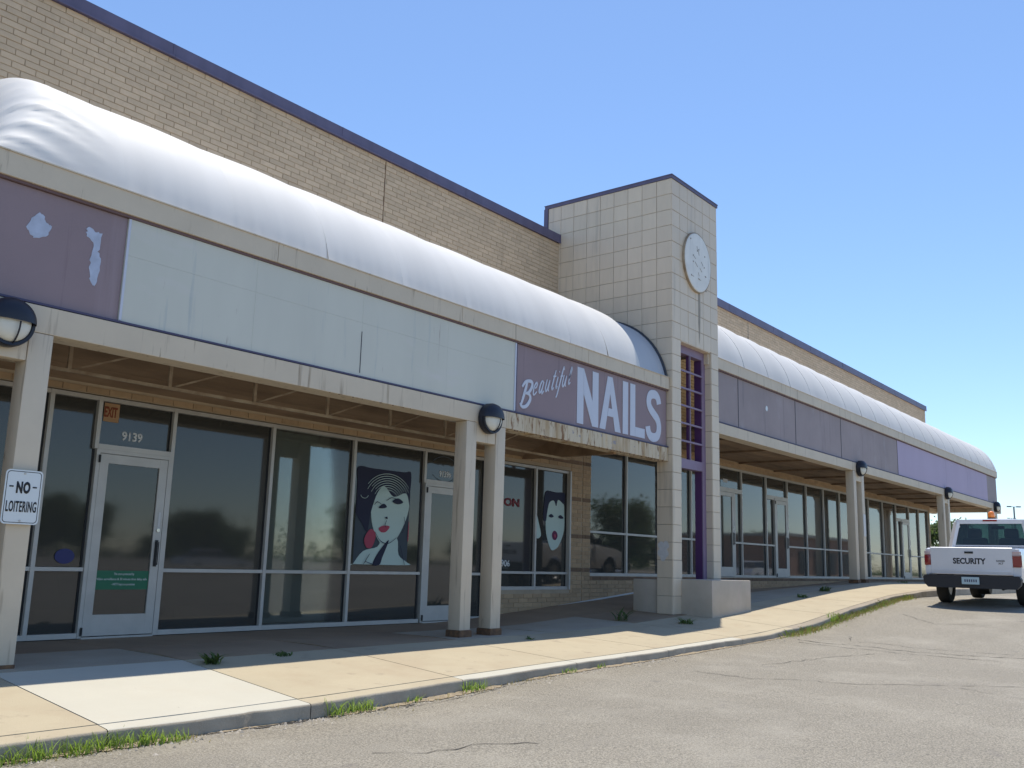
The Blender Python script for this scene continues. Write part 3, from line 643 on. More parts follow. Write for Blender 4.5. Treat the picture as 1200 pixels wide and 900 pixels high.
for a, b in ((4.55, 6.1), (6.1, 7.70), (7.70, 9.28), (9.28, 10.80)):
    mb = MB(); mb.cbox(a+.0006, b-.0006, YF+.0122, YF+.07, 2.195, 2.8615, .0008); mb.cbox(a+.0006, b-.0006, YF+.012, YF+.07, 2.8625, 3.235, .0008); mb.build('panel', M['paleblue'], s2)
MB().box(4.55, 4.575, YF+.004, YF+.012, 2.2, 3.23).build('edge_strip', M['letter'], s2)
MB().box(10.77, 10.80, YF+.0, YF+.012, 2.2, 3.23).build('edge_strip', M['letter'], s2)
for x in (7.70, ): MB().box(x-.004, x+.004, YF+.006, YF+.012, 2.23, 2.75).build('torn_seam', M['darktrim'], s2)
s3 = empty('sign_board', label='mauve fascia board with white lettering Beautiful NAILS beside the tower', cat='sign board')
board('panel', s3, 10.80, 15.42, 2.195, 3.235, M['mauve'])
MB().box(10.83, 10.845, YF+.02, YF+.03, 2.2, 3.23).build('edge_strip', M['blueline'], s3)
F3 = FRONT(YF+.028); D1 = .006
def lpoly(name, polys):
    mb = MB()
    for i, P in enumerate(polys): mb.prism(P, F3, 0, D1+.0013*i)
    return mb.build(name, M['letter'], s3)
zb, zt = 2.24, 3.17; sw = .175
lpoly('letter', [[(12.45,zb),(12.46+sw,zb),(12.46+sw,zt),(12.45,zt)], [(12.90,zb),(13.08,zb),(13.08,zt),(12.90,zt)]]+[[(12.46+sw+.001,zt),(12.46+sw+.001,zt-.42),(12.899,zb),(12.899,zb+.42)]])
lpoly('letter', [[(13.12,zb),(13.30,zb),(13.52,zt),(13.37,zt)], [(13.521,zt),(13.401,zt-.0),(13.44,zt-.20),(13.64,zb),(13.79,zb)][0:1]+[(13.435,zt-.24),(13.61,zb),(13.79,zb)], [(13.36,zb+.24),(13.56,zb+.24),(13.54,zb+.38),(13.395,zb+.38)]])
lpoly('letter', [[(13.86,zb),(14.035,zb),(14.035,zt),(13.86,zt)]])
lpoly('letter', [[(14.11,zb),(14.28,zb),(14.28,zt),(14.11,zt)], [(14.281,zb),(14.61,zb),(14.61,zb+.17),(14.281,zb+.17)]])
S = MB(); cx = 14.925; SP = []
for i in range(15): a = math.radians(5+i*(215/14)); SP.append((cx+.205*math.cos(a)+0, zt-.255+.185*math.sin(a)))
for i in range(1, 15): a = math.radians(40-i*(215/14)); SP.append((cx+.205*math.cos(a)+.0, zb+.265-.0+.195*math.sin(a)))
S2 = [(15.13,2.94),(15.10,3.03),(15.03,3.09),(14.93,3.10),(14.82,3.07),(14.76,2.98),(14.77,2.88),(14.84,2.80),(14.95,2.73),(15.06,2.66),(15.12,2.56),(15.12,2.44),(15.06,2.34),(14.95,2.30),(14.83,2.31),(14.75,2.38),(14.72,2.48)]
stroke(S, [(x, z) for x, z in S2], (.16,), F3, 0, D1); S.build('letter', M['letter'], s3)
# brush script, each letter a mesh; baseline climbs to the right
def script(name, strokes, x, z, h, wd=.045, wf=.72):
    mb = MB(); sl = .30
    for st in strokes:
        pts = [(x+(u*wf+v*sl)*h, z+v*h) for u, v in st]; stroke(mb, pts, wd, F3, 0, D1+.0016*strokes.index(st))
    mb.build(name, M['letter'], s3)
base = lambda x: 2.42+(x-10.95)*.33
script('letter', [[(.2,1),(.18,.6),(.1,0)], [(-.1,.75),(.1,1.0),(.5,1.05),(.62,.85),(.45,.58),(.2,.53)], [(.2,.53),(.55,.5),(.68,.3),(.5,.02),(.2,-.05),(0,.08)]], 10.93, 2.31, .38, .055, .85)
h = .19
e_ = [[(.1,.5),(.45,.6),(.55,.85),(.4,1),(.15,.8),(.05,.4),(.2,.02),(.45,.05),(.75,.3)]]
a_ = [[(.6,.85),(.35,1),(.08,.7),(.05,.2),(.25,.0),(.5,.3),(.62,.95)], [(.62,.95),(.55,.3),(.7,0),(.95,.25)]]
u_ = [[(.05,.95),(.02,.3),(.2,0),(.45,.2),(.6,.95)], [(.6,.95),(.58,.3),(.78,.05)]]
t_ = [[(.3,1.6),(.2,.8),(.15,.2),(.3,0),(.5,.2)], [(-.05,1.05),(.55,1.15)]]
i_ = [[(.15,.95),(.1,.3),(.2,0),(.4,.2)], [(.2,1.35),(.23,1.42)]]
f_ = [[(.55,1.5),(.42,1.75),(.3,1.5),(.2,.6),(.05,-.6),(-.08,-.85)], [(0,.9),(.5,1.0)]]
l_ = [[(.05,.5),(.3,1.1),(.3,1.45),(.18,1.4),(.12,.6),(.2,.05),(.5,.25)]]
for st, x in ((e_, 11.24), (a_, 11.395), (u_, 11.555), (t_, 11.715), (i_, 11.83), (f_, 11.915), (u_, 12.01), (l_, 12.17)): script('letter', st, x, base(x), h*1.08, .028, .6)
s4 = empty('sign_board', label='long row of grey mauve fascia boards beyond the tower', cat='sign board')
RJ = [17.5, 18.56, 21.75, 24.9, 29.9]
for a, b in zip(RJ[:-1], RJ[1:]): board('panel', s4, a, b, 2.955, 4.015, M['greymauve'])
for x in RJ[1:]: MB().box(x-.007, x+.007, YF+.022, YF+.03, 2.96, 4.01).build('joint_strip', M['darktrim'], s4)
blob([(20.0,3.56),(20.05,3.64),(20.12,3.60),(20.08,3.52)], M['sheet'], 'paint_chip', s4, YF+.03)
s5 = empty('sign_board', label='bright lavender fascia boards above the second column pair beyond the tower', cat='sign board')
for a, b in ((29.91, 35.62), (35.62, 38.72), (38.72, 42.0)): board('panel', s5, a, b, 2.955, 4.015, M['lavender'], YF+.025)
s6 = empty('sign_board', label='last narrow grey mauve board at the far corner of the fascia', cat='sign board')
board('panel', s6, 42.0, 43.74, 2.955, 4.015, M['greymauve'])

# ------------------------------------------------------------------ barrel awnings
def awning(x0, x1, zc, ribs, label, lend=False, dx=.07, last_grey=False):
    t = empty('awning', label=label, cat='awning')
    r0, yc = 1.61, 10.06; zb = zc+.29; thb = math.pi-math.asin(.29/r0)   # angle of the foot (cos, sin) measured from +Y
    def P(x, th, rr):
        r_ = r0+rr; y = yc+r_*math.cos(th); z = zc+r_*math.sin(th)
        if th < math.pi/2: y = yc+(math.pi/2-th)/(math.pi/2)*1.06; z = zc+r_+.02
        if lend and x < 3.95:
            s = max(0.0, 1-((3.95-x)/.76)**2.4)**.6; z = zb-.02+(z-zb+.02)*s
        return (x, y, z)
    rb = [x0]+[q for q in ribs if x0 < q < x1]+[x1]
    rr_ = random.Random(5)
    for bi, (a, b) in enumerate(zip(rb[:-1], rb[1:])):
        nx = max(6, int((b-a)/dx)); nv = 44; grey_end = last_grey and bi == len(rb)-2; ph = rr_.uniform(0, 6); amp = rr_.uniform(.003, .009)
        wr = lend and b < 4.6
        if wr: nx = int((b-a)/.03); nv = 90
        def fn(u, v):
            x = a+(b-a)*u; th = thb+(.0-thb)*v; d = (.012 if lend else .036)*math.sin(math.pi*u)**.7*min(1, v*6)
            d += amp*math.sin(3*u+ph+4*v)*math.sin(math.pi*u)*(1-v)*(0 if wr else 1)
            # little tension puckers at the foot near each rib
            e = math.exp(-v*26); d += .010*e*math.cos(u*2*math.pi*7+ph)*(1-.3*u)*(0 if wr else 1)
            if grey_end: d -= .06
            if wr:
                k = max(0, min(1, (4.40-x)/.8)); q_ = v*19+(x-3.2)*(1.6-3.6*v); rg = max(0, 1-2.6*abs(mnoise.noise((x*.4, q_, 3.1)))); rg2 = max(0, 1-2.4*abs(mnoise.noise((x*.5, q_*2.1, 7.7))))
                f = max(0, 1-abs(v-.19)/.19)**.6; d += k*f*(.036*rg**1.2+.014*rg2**1.3)-.02*k*f
            return P(x, th, d)
        mb = MB(); mb.grid(fn, nx, nv); mb.build('fabric_panel', M['fabric_grey'] if grey_end else M['fabric'], t, smooth=180, fix=False)
        if bi:
            g = MB(); pts = [P(a, thb+(0-thb)*k/30, -.015 if lend else -.004) for k in range(31)]
            for p, q in zip(pts[:-1], pts[1:]): g.tube(p, q, .013, 5, cap=False)
            g.build('rib', M['alu'], t)
    return t, P, thb
aw1, P1, thb = awning(3.2, 15.40, 3.21, [4.46, 5.75, 7.06, 8.33, 9.61, 10.94, 12.18, 13.3, 14.36], 'white fabric barrel awning on the nearer unit with wrinkled left end', lend=True, last_grey=True)
g = MB()
for k in range(30):
    a, b = P1(15.405, thb-thb*k/30, -.045), P1(15.405, thb-thb*(k+1)/30, -.045); g.bar(a, b, .035, .05)
g.build('end_trim', M['darktrim'], aw1)
rib2 = [17.5+1.29*k for k in range(1, 21)]
aw2, P2, thb2 = awning(17.45, 43.74, 3.99, rib2, 'white fabric barrel awning on the farther unit beyond the tower', dx=.11)
mb = MB(); pts = [P2(43.73, thb2-thb2*k/24, -.01) for k in range(25)]
mb.add(pts+[(43.73, 11.1, 4.28)], [tuple(range(26))]); mb.build('end_panel', M['fabric'], aw2)
# gutter leftover and small bracket at the far corner
MB().box(43.70, 43.95, 8.45, 8.62, 2.55, 2.92).build('corner_bracket', M['paint'], right)

# ------------------------------------------------------------------ tiled tower
tw = empty('tower', label='cream tiled tower with round clock face and purple grid window between the two units', cat='tower')
TX0, TX1, TY0, TY1, TZ = 15.45, 17.40, 8.42, 11.48, 7.49
TP, TH = .325, .3208; SL0, SL1, SLZ = TX0+TP*1.06, TX1-TP*.98, TZ-10*TH
g = .008; core = MB()
zt_ = SLZ
core.box(TX0+g, TX1-g, TY0+g, TY1, zt_+g, TZ)                         # solid head
core.box(TX0+g, SL0-g, TY0+g, TY0+.33, -1.2, zt_+g); core.box(SL1+g, TX1-g, TY0+g, TY0+.33, -1.2, zt_+g)   # two piers
core.box(TX0+g, TX0+.10, TY0+.33, TY1, 2.97, zt_+g)                    # side wall above the canopy ceiling
core.build('core', M['grout'], tw)
def tile_mesh(wd, ht, j=.0045, t=.011, c=.003):
    m = MB(); a, b, e, f = -wd/2+j, wd/2-j, -ht/2+j, ht/2-j
    m.add([(a,0,e),(b,0,e),(b,0,f),(a,0,f),(a,-t+c,e),(b,-t+c,e),(b,-t+c,f),(a,-t+c,f),(a+c,-t,e+c),(b-c,-t,e+c),(b-c,-t,f-c),(a+c,-t,f-c)],
          [(0,1,5,4),(1,2,6,5),(2,3,7,6),(3,0,4,7),(4,5,9,8),(5,6,10,9),(6,7,11,10),(7,4,8,11),(8,9,10,11)])
    me = m.mesh('tile'); me.materials.append(M['tile']); return me
TM = {}
def tile(x, y, z, wd, ht, face):
    k = (round(wd, 3), round(ht, 3))
    if k not in TM: TM[k] = tile_mesh(*k)
    o = bpy.data.objects.new('tile', TM[k]); C.objects.link(o); o.parent = tw
    d = RND.uniform(-.0015, .0015); tl = RND.gauss(0, .003)
    if face == 'front': o.location = (x, y+g+d, z); o.rotation_euler = (tl, 0, tl)
    elif face == 'left': o.location = (x+g+d, y, z); o.rotation_euler = (0, 0, -math.pi/2+tl)
    elif face == 'right': o.location = (x-g, y, z); o.rotation_euler = (0, 0, math.pi/2)
wl = SL0-TX0; wr_ = TX1-SL1
nrow = 26
for r_ in range(nrow):
    zc_ = TZ-TH*(r_+.5)
    if r_ < 10:
        for k in range(6): tile(TX0+TP*(k+.5), TY0, zc_, TP, TH, 'front')
    else:
        tile(TX0+wl/2, TY0, zc_, wl, TH, 'front'); tile(SL1+wr_/2, TY0, zc_, wr_, TH, 'front')
        tile(TX0, TY0+.165, zc_, .33, TH, 'left'); tile(SL1, TY0+.11, zc_, .21, TH, 'left')
    if r_ < 13:
        for k in range(9 if r_ > 0 else 9):
            if r_ < 10 or k > 0: tile(TX0, TY0+.33*(k+.5), zc_, .33, TH, 'left')
for k in range(4): MB().box(SL0+.31*k+.004, SL0+.31*(k+1), TY0+.004, TY0+.18, SLZ-.012, SLZ+.004).build('slot_head_tile', M['tile'], tw)
mb = MB(); mb.box(TX0-.02, TX1+.02, TY0-.02, TY1, TZ, TZ+.075); mb.box(TX0-.028, TX1+.028, TY0-.028, TY1+.01, TZ+.06, TZ+.078); mb.build('parapet_cap', M['purple_cap'], tw)
# purple window frame with its grid
fr = MB(); fy0, fy1 = TY0+.14, TY0+.29
fr.box(SL0, SL1, fy0, fy1, SLZ-.17, SLZ-.013)
fo = fr.build('purple_frame', M['purple_frame'], tw); MB().box(SL0, SL1-.15, fy0, fy1, 1.86, 2.04).build('transom', M['purple_frame'], fo)
jb = MB(); jb.box(SL1-.15, SL1-.001, fy0, fy0+.02, -.24, SLZ-.17); jb.box(SL0, SL0+.10, fy0, fy1, -.24, SLZ-.17); jb.build('jamb_face', M['purple_frame'], fo)
jb = MB(); jb.box(SL1-.149, SL1-.001, fy0+.021, fy1+.02, -.24, SLZ-.17); jb.build('jamb', M['purple_deep'], fo)
mx = (SL0+SL1)/2; mu = MB(); mu.box(mx-.012, mx+.016, fy0, fy0+.03, 2.04, SLZ-.17); mu.build('mullion', M['purple_frame'], fo)
MB().box(mx-.014, mx+.018, fy0+.031, fy0+.085, 2.04, SLZ-.17).build('mullion_fin', M['purple_deep'], fo)
for k in range(1, 6):
    z = 2.04+(SLZ-.17-2.04)*k/6; MB().box(SL0+.10, SL1-.12, fy0-.012, fy0+.02, z-.017, z+.017).build('grid_bar', M['purple_frame'], fo)
# clock face
ck = MB(); ck.lathe([(0, .062), (.50, .062), (.545, .06), (.56, .045), (.56, 0)], lambda a, b, d: (16.44+a, TY0-d, 6.01+b*1.08), 48); co = ck.build('clock_face', M['clock'], tw, smooth=30)
ring = MB(); ring.lathe([(.561, .0), (.561, .052), (.572, .052), (.575, .04), (.575, 0)], lambda a, b, d: (16.44+a, TY0-d, 6.01+b*1.08), 48); ring.build('rim', M['truss'], co, smooth=30)
dots = MB(); cr = random.Random(11)
for (a, b) in ((-.32,.42),(.28,.20),(-.22,.10),(-.22,-.03),(-.30,-.33),(.02,-.34),(.25,-.04),(.30,-.22),(.32,-.52),(-.04,.24),(.02,.28)):
    dots.tube((16.44+a, TY0-.066, 6.01+b), (16.44+a, TY0-.061, 6.01+b), .017, 8)
for (a, b, c_, d) in ((-.06,.33,-.04,.22),(-.01,.26,.03,.16),(-.2,.09,-.12,.05),(-.15,-.02,-.04,-.1),(.06,-.1,.14,-.16),(-.3,-.33,-.2,-.34),(-.03,-.33,.1,-.35),(.12,.05,.2,-.02),(.0,-.2,.02,-.28),(.27,-.21,.34,-.22)):
    dots.bar((16.44+a, TY0-.063, 6.01+b), (16.44+c_, TY0-.063, 6.01+d), .010, .004)
dots.build('clock_remnant_mark', M['mark'], co)['kind'] = 'stuff'
st = MB(); st.prism([(16.53,5.42),(16.61,5.42),(16.62,5.1),(16.60,4.6),(16.56,4.35),(16.53,4.8)], FRONT(TY0-.0045), 0, .0015); st.build('water_stain', mat('stain_brown', (.34, .30, .24), .7, var=.15, vscale=8), tw)
# white overpaint patch on the left pier side: four round dabs
pm = MB()
for (y, z) in ((8.56,.38),(8.66,.37),(8.57,.23),(8.67,.24),(8.61,.30),(8.62,.16)):
    pts = [(y+.062*(1+.12*math.sin(3*a+y*40))*math.cos(a), z+.075*math.sin(a)) for a in [2*math.pi*k/18 for k in range(18)]]
    pm.prism(pts, lambda u, v, d: (TX0-.0045-d+.0003*len(pm.v)/36, u, v), 0, .002)
pm.build('overpainted_patch', M['whitewash'], tw)
ot = MB(); ot.box(16.98+.1, 17.38, TY0-.008, TY0-.004, .05, .06); 
pl = MB(); pl.cbox(15.76, 17.40, 7.80, TY0-.002, -1.25, -.225, .018); o = pl.build('planter', M['concrete'], smooth=30)
tag(o, 'plain concrete planter block at the foot of the tiled tower', 'planter')
lwl = MB(); lwl.cbox(15.50, 15.82, TY0+.335, 9.28, -1.2, -.245, .012); o = lwl.build('low_wall', M['concrete'], smooth=30)
tag(o, 'short grey concrete knee wall behind the left tower pier', 'wall')

# ------------------------------------------------------------------ NO LOITERING sign
ns = empty('sign', (0, 0, 0), label='white NO LOITERING sign fixed to the leftmost column', cat='sign')
x0, x1, z0, z1, ys_ = 3.665, 3.985, .20, .67, 8.46
def rrect(x0, x1, z0, z1, r, n=5):
    P = []
    for cx_, cz_, a0 in ((x1-r, z1-r, 0), (x0+r, z1-r, 90), (x0+r, z0+r, 180), (x1-r, z0+r, 270)):
        for k in range(n+1): a = math.radians(a0+90*k/n); P.append((cx_+r*math.cos(a), cz_+r*math.sin(a)))
    return P
mb = MB(); mb.prism(rrect(x0, x1, z0, z1, .035), FRONT(ys_), 0, .004); mb.build('plate', M['sheet'], ns)
MB().cbox((x0+x1)/2-.02, (x0+x1)/2+.02, ys_, YF+.0, z0+.06, z1-.06, .003).build('bracket', M['alu'], ns)
a = rrect(x0+.012, x1-.012, z0+.012, z1-.012, .03); b = rrect(x0+.018, x1-.018, z0+.018, z1-.018, .026); n = len(a); mb = MB()
mb.add([(u, ys_-.0045, v) for u, v in a]+[(u, ys_-.0045, v) for u, v in b], [(i, (i+1) % n, n+(i+1) % n, n+i) for i in range(n)]); mb.build('border', M['ink'], ns, fix=False)
text('NO', 'lettering', M['ink'], ns, 3.765, ys_-.004, .465, .105, .12, .05, spacing=1.1)
for xx in (3.705, 3.905): MB().box(xx, xx+.035, ys_-.007, ys_-.004, .518, .53).build('dash', M['ink'], ns)
text('LOITERING', 'lettering', M['ink'], ns, 3.695, ys_-.004, .305, .095, .26, .02, spacing=1.08)
for zz in (z1-.03, z0+.03): mb = MB(); mb.tube(((x0+x1)/2, ys_-.004, zz), ((x0+x1)/2, ys_-.012, zz), .009, 8); mb.build('bolt', M['alu'], ns)
vs_ = MB(); vs_.cbox(26.34, 26.53, YF-.012, YF-.001, .95, 1.55, .003); o = vs_.build('notice_plate', M['sconce']); tag(o, 'small faded vertical notice on the first column pair beyond the tower', 'notice')

# ------------------------------------------------------------------ things on the shop windows
gy = YS+.022
ex = empty('exit_sign', label='faded orange EXIT paper above the nearest glass door', cat='exit sign')
MB().box(5.70, 5.895, gy, gy+.003, 1.52, 1.745).build('card', M['exitp'], ex); text('EXIT', 'lettering', M['exitr'], ex, 5.705, gy-.001, 1.575, .125, .165, .03, .002)
gs = empty('door_sticker', label='green sticker with white lines of print low on the nearest glass door', cat='sticker')
MB().box(5.79, 6.48, YS-.014, YS-.011, -.455, -.235).build('sheet', M['green'], gs)
for (t_s, z, x, wd) in (('This store protected by', -.295, 6.02, .26), ('Video surveillance & 30 minute time delay safe', -.355, 5.81, .64), ('- NOT kept on premises', -.415, 6.0, .30)):
    text(t_s, 'lettering', M['white_ink'], gs, x, YS-.0145, z, .036, wd, .01, .001)
bs = MB(); bs.prism([(5.42+.115*math.cos(a), -.08+.085*math.sin(a)) for a in [2*math.pi*k/28 for k in range(28)]], FRONT(gy), 0, .003); o = bs.build('oval_sticker', M['blue']); tag(o, 'blue oval sticker on the narrow pane left of the nearest door', 'sticker')
vsd = MB(); vsd.box(6.515, 6.545, YS-.034, YS-.031, .28, .48); o = vsd.build('door_decal', M['sconce']); tag(o, 'small vertical paper strip above the handle of the nearest door', 'sticker')
# two hair salon style posters: plain generic portraits
def poster(x0, x1, z0, z1, label, kind):
    p = empty('poster', label=label, cat='poster'); W, H = x1-x0, z1-z0; y = YS+.027; Z1 = 1.28 if kind == 'a' else 1.12
    sh = lambda P: [(x0+min(1, max(0, .5+(u-.5+.02)*Z1))*W, z0+min(1, max(0, .5+(v-.55)*Z1+.03))*H) for u, v in P]
    if kind == 'a':
        MB().box(x0, x1, y, y+.003, z0, z1).build('sheet', M['pcard'], p)
    L = ([('pface', [(.0,.0),(.05,.12),(.22,.24),(.42,.28),(.50,.36),(.70,.36),(.74,.22),(.94,.16),(1,.0)]),
          ('pface', [(.30,.66),(.32,.48),(.40,.36),(.50,.29),(.62,.30),(.76,.42),(.86,.60),(.84,.76),(.6,.84),(.38,.80)]),
          ('pink', [(.02,.60),(.0,.80),(.06,.97),(.30,1.0),(.75,1.0),(.97,.97),(.99,.75),(.94,.60),(.86,.66),(.80,.74),(.62,.70),(.48,.78),(.38,.72),(.30,.56),(.26,.40),(.18,.46),(.08,.54)]),
          ('pink', [(.36,.06),(.44,.24),(.58,.34),(.50,.20),(.46,.02)]),
          ('pred', [(.42,.43),(.49,.455),(.58,.45),(.53,.405),(.46,.40)]), ('pred', [(.86,.46),(.90,.50),(.94,.36),(.86,.34)]),
          ('pred', [(.22,.34),(.30,.42),(.38,.38),(.34,.28),(.26,.27)]),
          ('pink', [(.40,.60),(.47,.635),(.52,.61),(.46,.595)]), ('pink', [(.60,.66),(.68,.69),(.76,.66),(.68,.64)]), ('pink', [(.50,.52),(.53,.53),(.535,.51)])]
         if kind == 'a' else
         [('pface', [(.0,.28),(.0,.62),(.12,.5),(.2,.3)]),
          ('pface', [(.34,.62),(.36,.34),(.50,.12),(.62,.10),(.78,.18),(.94,.40),(.98,.66),(.88,.84),(.6,.88),(.42,.80)]),
          ('pink', [(.26,.56),(.28,.80),(.34,1.0),(.62,1.0),(1,.98),(1,.82),(.90,.80),(.72,.86),(.66,.76),(.58,.84),(.44,.80),(.38,.66),(.34,.52)]),
          ('plum', [(.54,.33),(.60,.385),(.68,.37),(.72,.31),(.66,.25),(.57,.26)]),
          ('pink', [(.42,.60),(.50,.635),(.58,.60),(.50,.58)]), ('pink', [(.72,.60),(.80,.63),(.90,.59),(.80,.575)]),
          ('pred', [(.60,.33),(.65,.33),(.66,.29),(.61,.29)])])
    nm = {'pface': 'portrait_skin', 'pink': 'portrait_hair', 'pred': 'portrait_lips', 'plum': 'portrait_lips'}
    for i, (m_, P) in enumerate(L): blob(sh(P), M[m_], nm[m_], p, y-.001-.0022*i, .0015)
    if kind == 'a':
        cu = MB()
        for (cx_, cz_, rr) in ((.12, .72, .07),):
            stroke(cu, [(x0+W*(cx_+rr*math.cos(a)), z0+H*(cz_+rr*.6*math.sin(a))) for a in [3.4+i*.38 for i in range(8)]], (.007,), FRONT(y-.026), 0, .002)
        for q in range(8):
            rr = .17+.034*q; a0, a1 = math.radians(28+5*math.sin(q*2)), math.radians(150+8*math.cos(q*3))
            stroke(cu, [(x0+W*min(.96, max(.04, .56+rr*1.15*math.cos(a0+(a1-a0)*i_/7))), z0+H*min(.985, .665+rr*.72*math.sin(a0+(a1-a0)*i_/7))) for i_ in range(8)], .009, FRONT(y-.0268), 0, .001)
        cu.build('hair_line', M['pface'], p)
        dk = MB()
        for st_ in ([(.52,.50),(.50,.46),(.515,.44)], [(.36,.40),(.44,.33),(.56,.31),(.68,.36)], [(.50,.66),(.58,.69),(.66,.68)], [(.33,.62),(.37,.645),(.43,.63)], [(.78,.54),(.80,.46),(.76,.40)], [(.74,.30),(.80,.18),(.82,.05)], [(.24,.16),(.34,.14),(.40,.06)], [(.30,.22),(.22,.12)]):
            stroke(dk, sh(st_), .010, FRONT(y-.0272), 0, .001)
        dk.build('ink_line', M['pink'], p)
    return p
poster(9.83, 10.98, -.10, 1.37, 'tall portrait poster of a dark haired woman with red earring left of the middle door', 'a')
poster(14.40, 15.33, .22, 1.36, 'portrait poster of a pale face with dark hair in the window beside the brick pier', 'b')
rl = empty('window_lettering', label='red window lettering reading ION beside the portrait of the pale face', cat='lettering')
text('ION', 'lettering', M['neon'], rl, 13.36, YS+.025, 1.0, .15, .52, .04, .003)
rn = empty('window_lettering', label='small white 906 numerals low in the window right of the columns', cat='lettering')
text('906', 'lettering', M['white_ink'], rn, 13.38, YS+.02, -.09, .12, .25, .02, .003)

# ------------------------------------------------------------------ weeds, gutter debris
def tuft(x, y, z, rad, n, hgt, m, seed, label, group, leafy=False):
    r = random.Random(seed); mb = MB()
    for k in range(n):
        a = r.uniform(0, 6.28); q = rad*math.sqrt(r.random()); bx, by = (q*math.cos(a)*1.3*(r.random()), q*math.sin(a)*.7) if leafy else (q*math.cos(a)*1.6, q*math.sin(a)*.55)
        h_ = hgt*(r.uniform(.3, 1.0)**1.5+.1 if leafy else r.uniform(.3, 1.15)); ln = h_*(r.uniform(.5, 1.6) if leafy else r.uniform(.15, .9)); da = r.uniform(0, 6.28); w_ = r.uniform(.003, .006)*(1.7 if leafy else 1)
        px, py = -math.sin(da)*w_, math.cos(da)*w_; pts = []
        for t in (0, .4, .75, 1): pts.append((bx+math.cos(da)*ln*t*t, by+math.sin(da)*ln*t*t, h_*(t-.25*t*t*(ln/h_))))
        ww = (1, .9, .6, .05) if not leafy else (.3, 1.1, 1.2, .1)
        mb.add([(p[0]+s*px*u, p[1]+s*py*u, p[2]) for p, u in zip(pts, ww) for s in (-1, 1)], [(0,1,3,2),(2,3,5,4),(4,5,7,6)])
    o = mb.build('weed_tuft' if leafy else 'grass_tuft', m, fix=False); o.location = (x, y, z-.005)
    tag(o, label, 'weed' if leafy else 'grass tuft', group); return o
GT = 'grass tufts growing out of the gutter'
tl = [(3.02, 6.36, .15, 150, .16, 'bright grass tuft in the gutter at the bottom left corner'), (3.42, 6.35, .13, 110, .13, 'low grass tuft below the tan kerb, second from the left'),
      (3.80, 6.36, .14, 130, .14, 'grass tuft just left of the white slab corner'), (4.08, 6.33, .12, 100, .10, 'short grass tuft below the left end of the white kerb'),
      (5.78, 6.38, .10, 80, .16, 'grass tuft at the right corner of the white slab'), (6.02, 6.36, .10, 80, .13, 'grass tuft right next to the one at the white slab corner'),
      (6.7, 6.37, .07, 36, .08, 'tiny grass tuft below the tan kerb right of the white slab'),
      (7.55, 6.37, .12, 90, .12, 'leafy green tuft where the white painted kerb begins'), (9.25, 6.37, .10, 40, .08, 'sparse tuft under the white kerb before the planter'),
      (9.9, 6.37, .06, 24, .07, 'small sparse tuft under the white kerb, right of the previous gap'),
      (17.9, 6.40, .16, 110, .20, 'tall weed tuft at the kerb left of the truck')]
for i, (x, y, rad, n, hh, lb) in enumerate(tl): tuft(x, y, zg(x, y), rad, n, hh, M['grass'], 20+i, lb, GT)
gut = MB(); gd = MB(); r = random.Random(9)
for k in range(2600):                                      # mixed growth along the kerb towards the truck
    x = r.uniform(15.6, 22.6)+r.gauss(0, .2); y = 6.37-abs(r.gauss(0, .08)); z = zg(x, y)-.003; h_ = r.uniform(.02, .085)*(1+.9*max(0, math.sin(x*2.3+1)*math.sin(x*5.1))); a = r.uniform(0, 6.28); ln = h_*r.uniform(.2, 1.2)
    t = gd if r.random() < .6 else gut; w_ = .005
    t.add([(x-w_*math.sin(a), y+w_*math.cos(a), z), (x+w_*math.sin(a), y-w_*math.cos(a), z), (x+ln*math.cos(a)*.5+.003, y+ln*math.sin(a)*.5, z+h_*.7), (x+ln*math.cos(a), y+ln*math.sin(a), z+h_)], [(0,1,2),(0,2,3)])
for k in range(500):
    x = r.choice([r.uniform(2.2, 4.4), r.uniform(5.6, 9)]); y = 6.40-abs(r.gauss(0, .09)); z = zg(x, y)-.002; h_ = r.uniform(.01, .05); a = r.uniform(0, 6.28); w_ = .004
    gd.add([(x-w_*math.sin(a), y+w_*math.cos(a), z), (x+w_*math.sin(a), y-w_*math.cos(a), z), (x+.03*math.cos(a), y+.03*math.sin(a), z+h_)], [(0,1,2)])
tag(gut.build('gutter_grass', M['grass'], fix=False), 'low green growth along the gutter towards the truck', 'ground cover', kind='stuff')
tag(gd.build('dry_gutter_grass', M['drygrass'], fix=False), 'dry straw coloured growth and litter along the gutter', 'ground cover', kind='stuff')
def dirtstrip(x0, x1, wmax, seed):
    q = random.Random(seed); mb = MB(); n_ = int((x1-x0)/.04); wv = [q.random() for _ in range(n_+8)]; vs = []
    for i in range(n_+1):
        x = x0+(x1-x0)*i/n_; e = min(1, i/8, (n_-i)/8); wd = (.03+wmax*(.4*wv[i]+.6*sum(wv[i:i+7])/7))*e
        for k_ in range(5): t = k_/4; Y = 6.42-wd*t; vs.append((x, Y, zg(x, Y)+.006+.016*(1-t)**2*(.5+wv[(i+k_) % n_])*e))
    mb.add(vs, [(5*i+k_, 5*i+5+k_, 5*i+6+k_, 5*i+1+k_) for i in range(n_) for k_ in range(4)])
    o = mb.build('gutter_dirt', M['dirt'], fix=False); tag(o, kind='structure')
dirtstrip(2.0, 4.5, .13, 1); dirtstrip(5.5, 8.2, .15, 2); dirtstrip(8.2, 15.8, .09, 3); dirtstrip(15.8, 22.4, .16, 4); dirtstrip(4.3, 5.7, .05, 5)
crack([(4.4,6.36),(5.0,6.33),(5.7,6.35),(6.6,6.28)], .016, 31); crack([(6.4,6.2),(7.4,6.22),(8.3,6.3)], .007, 32)
pb = MB()
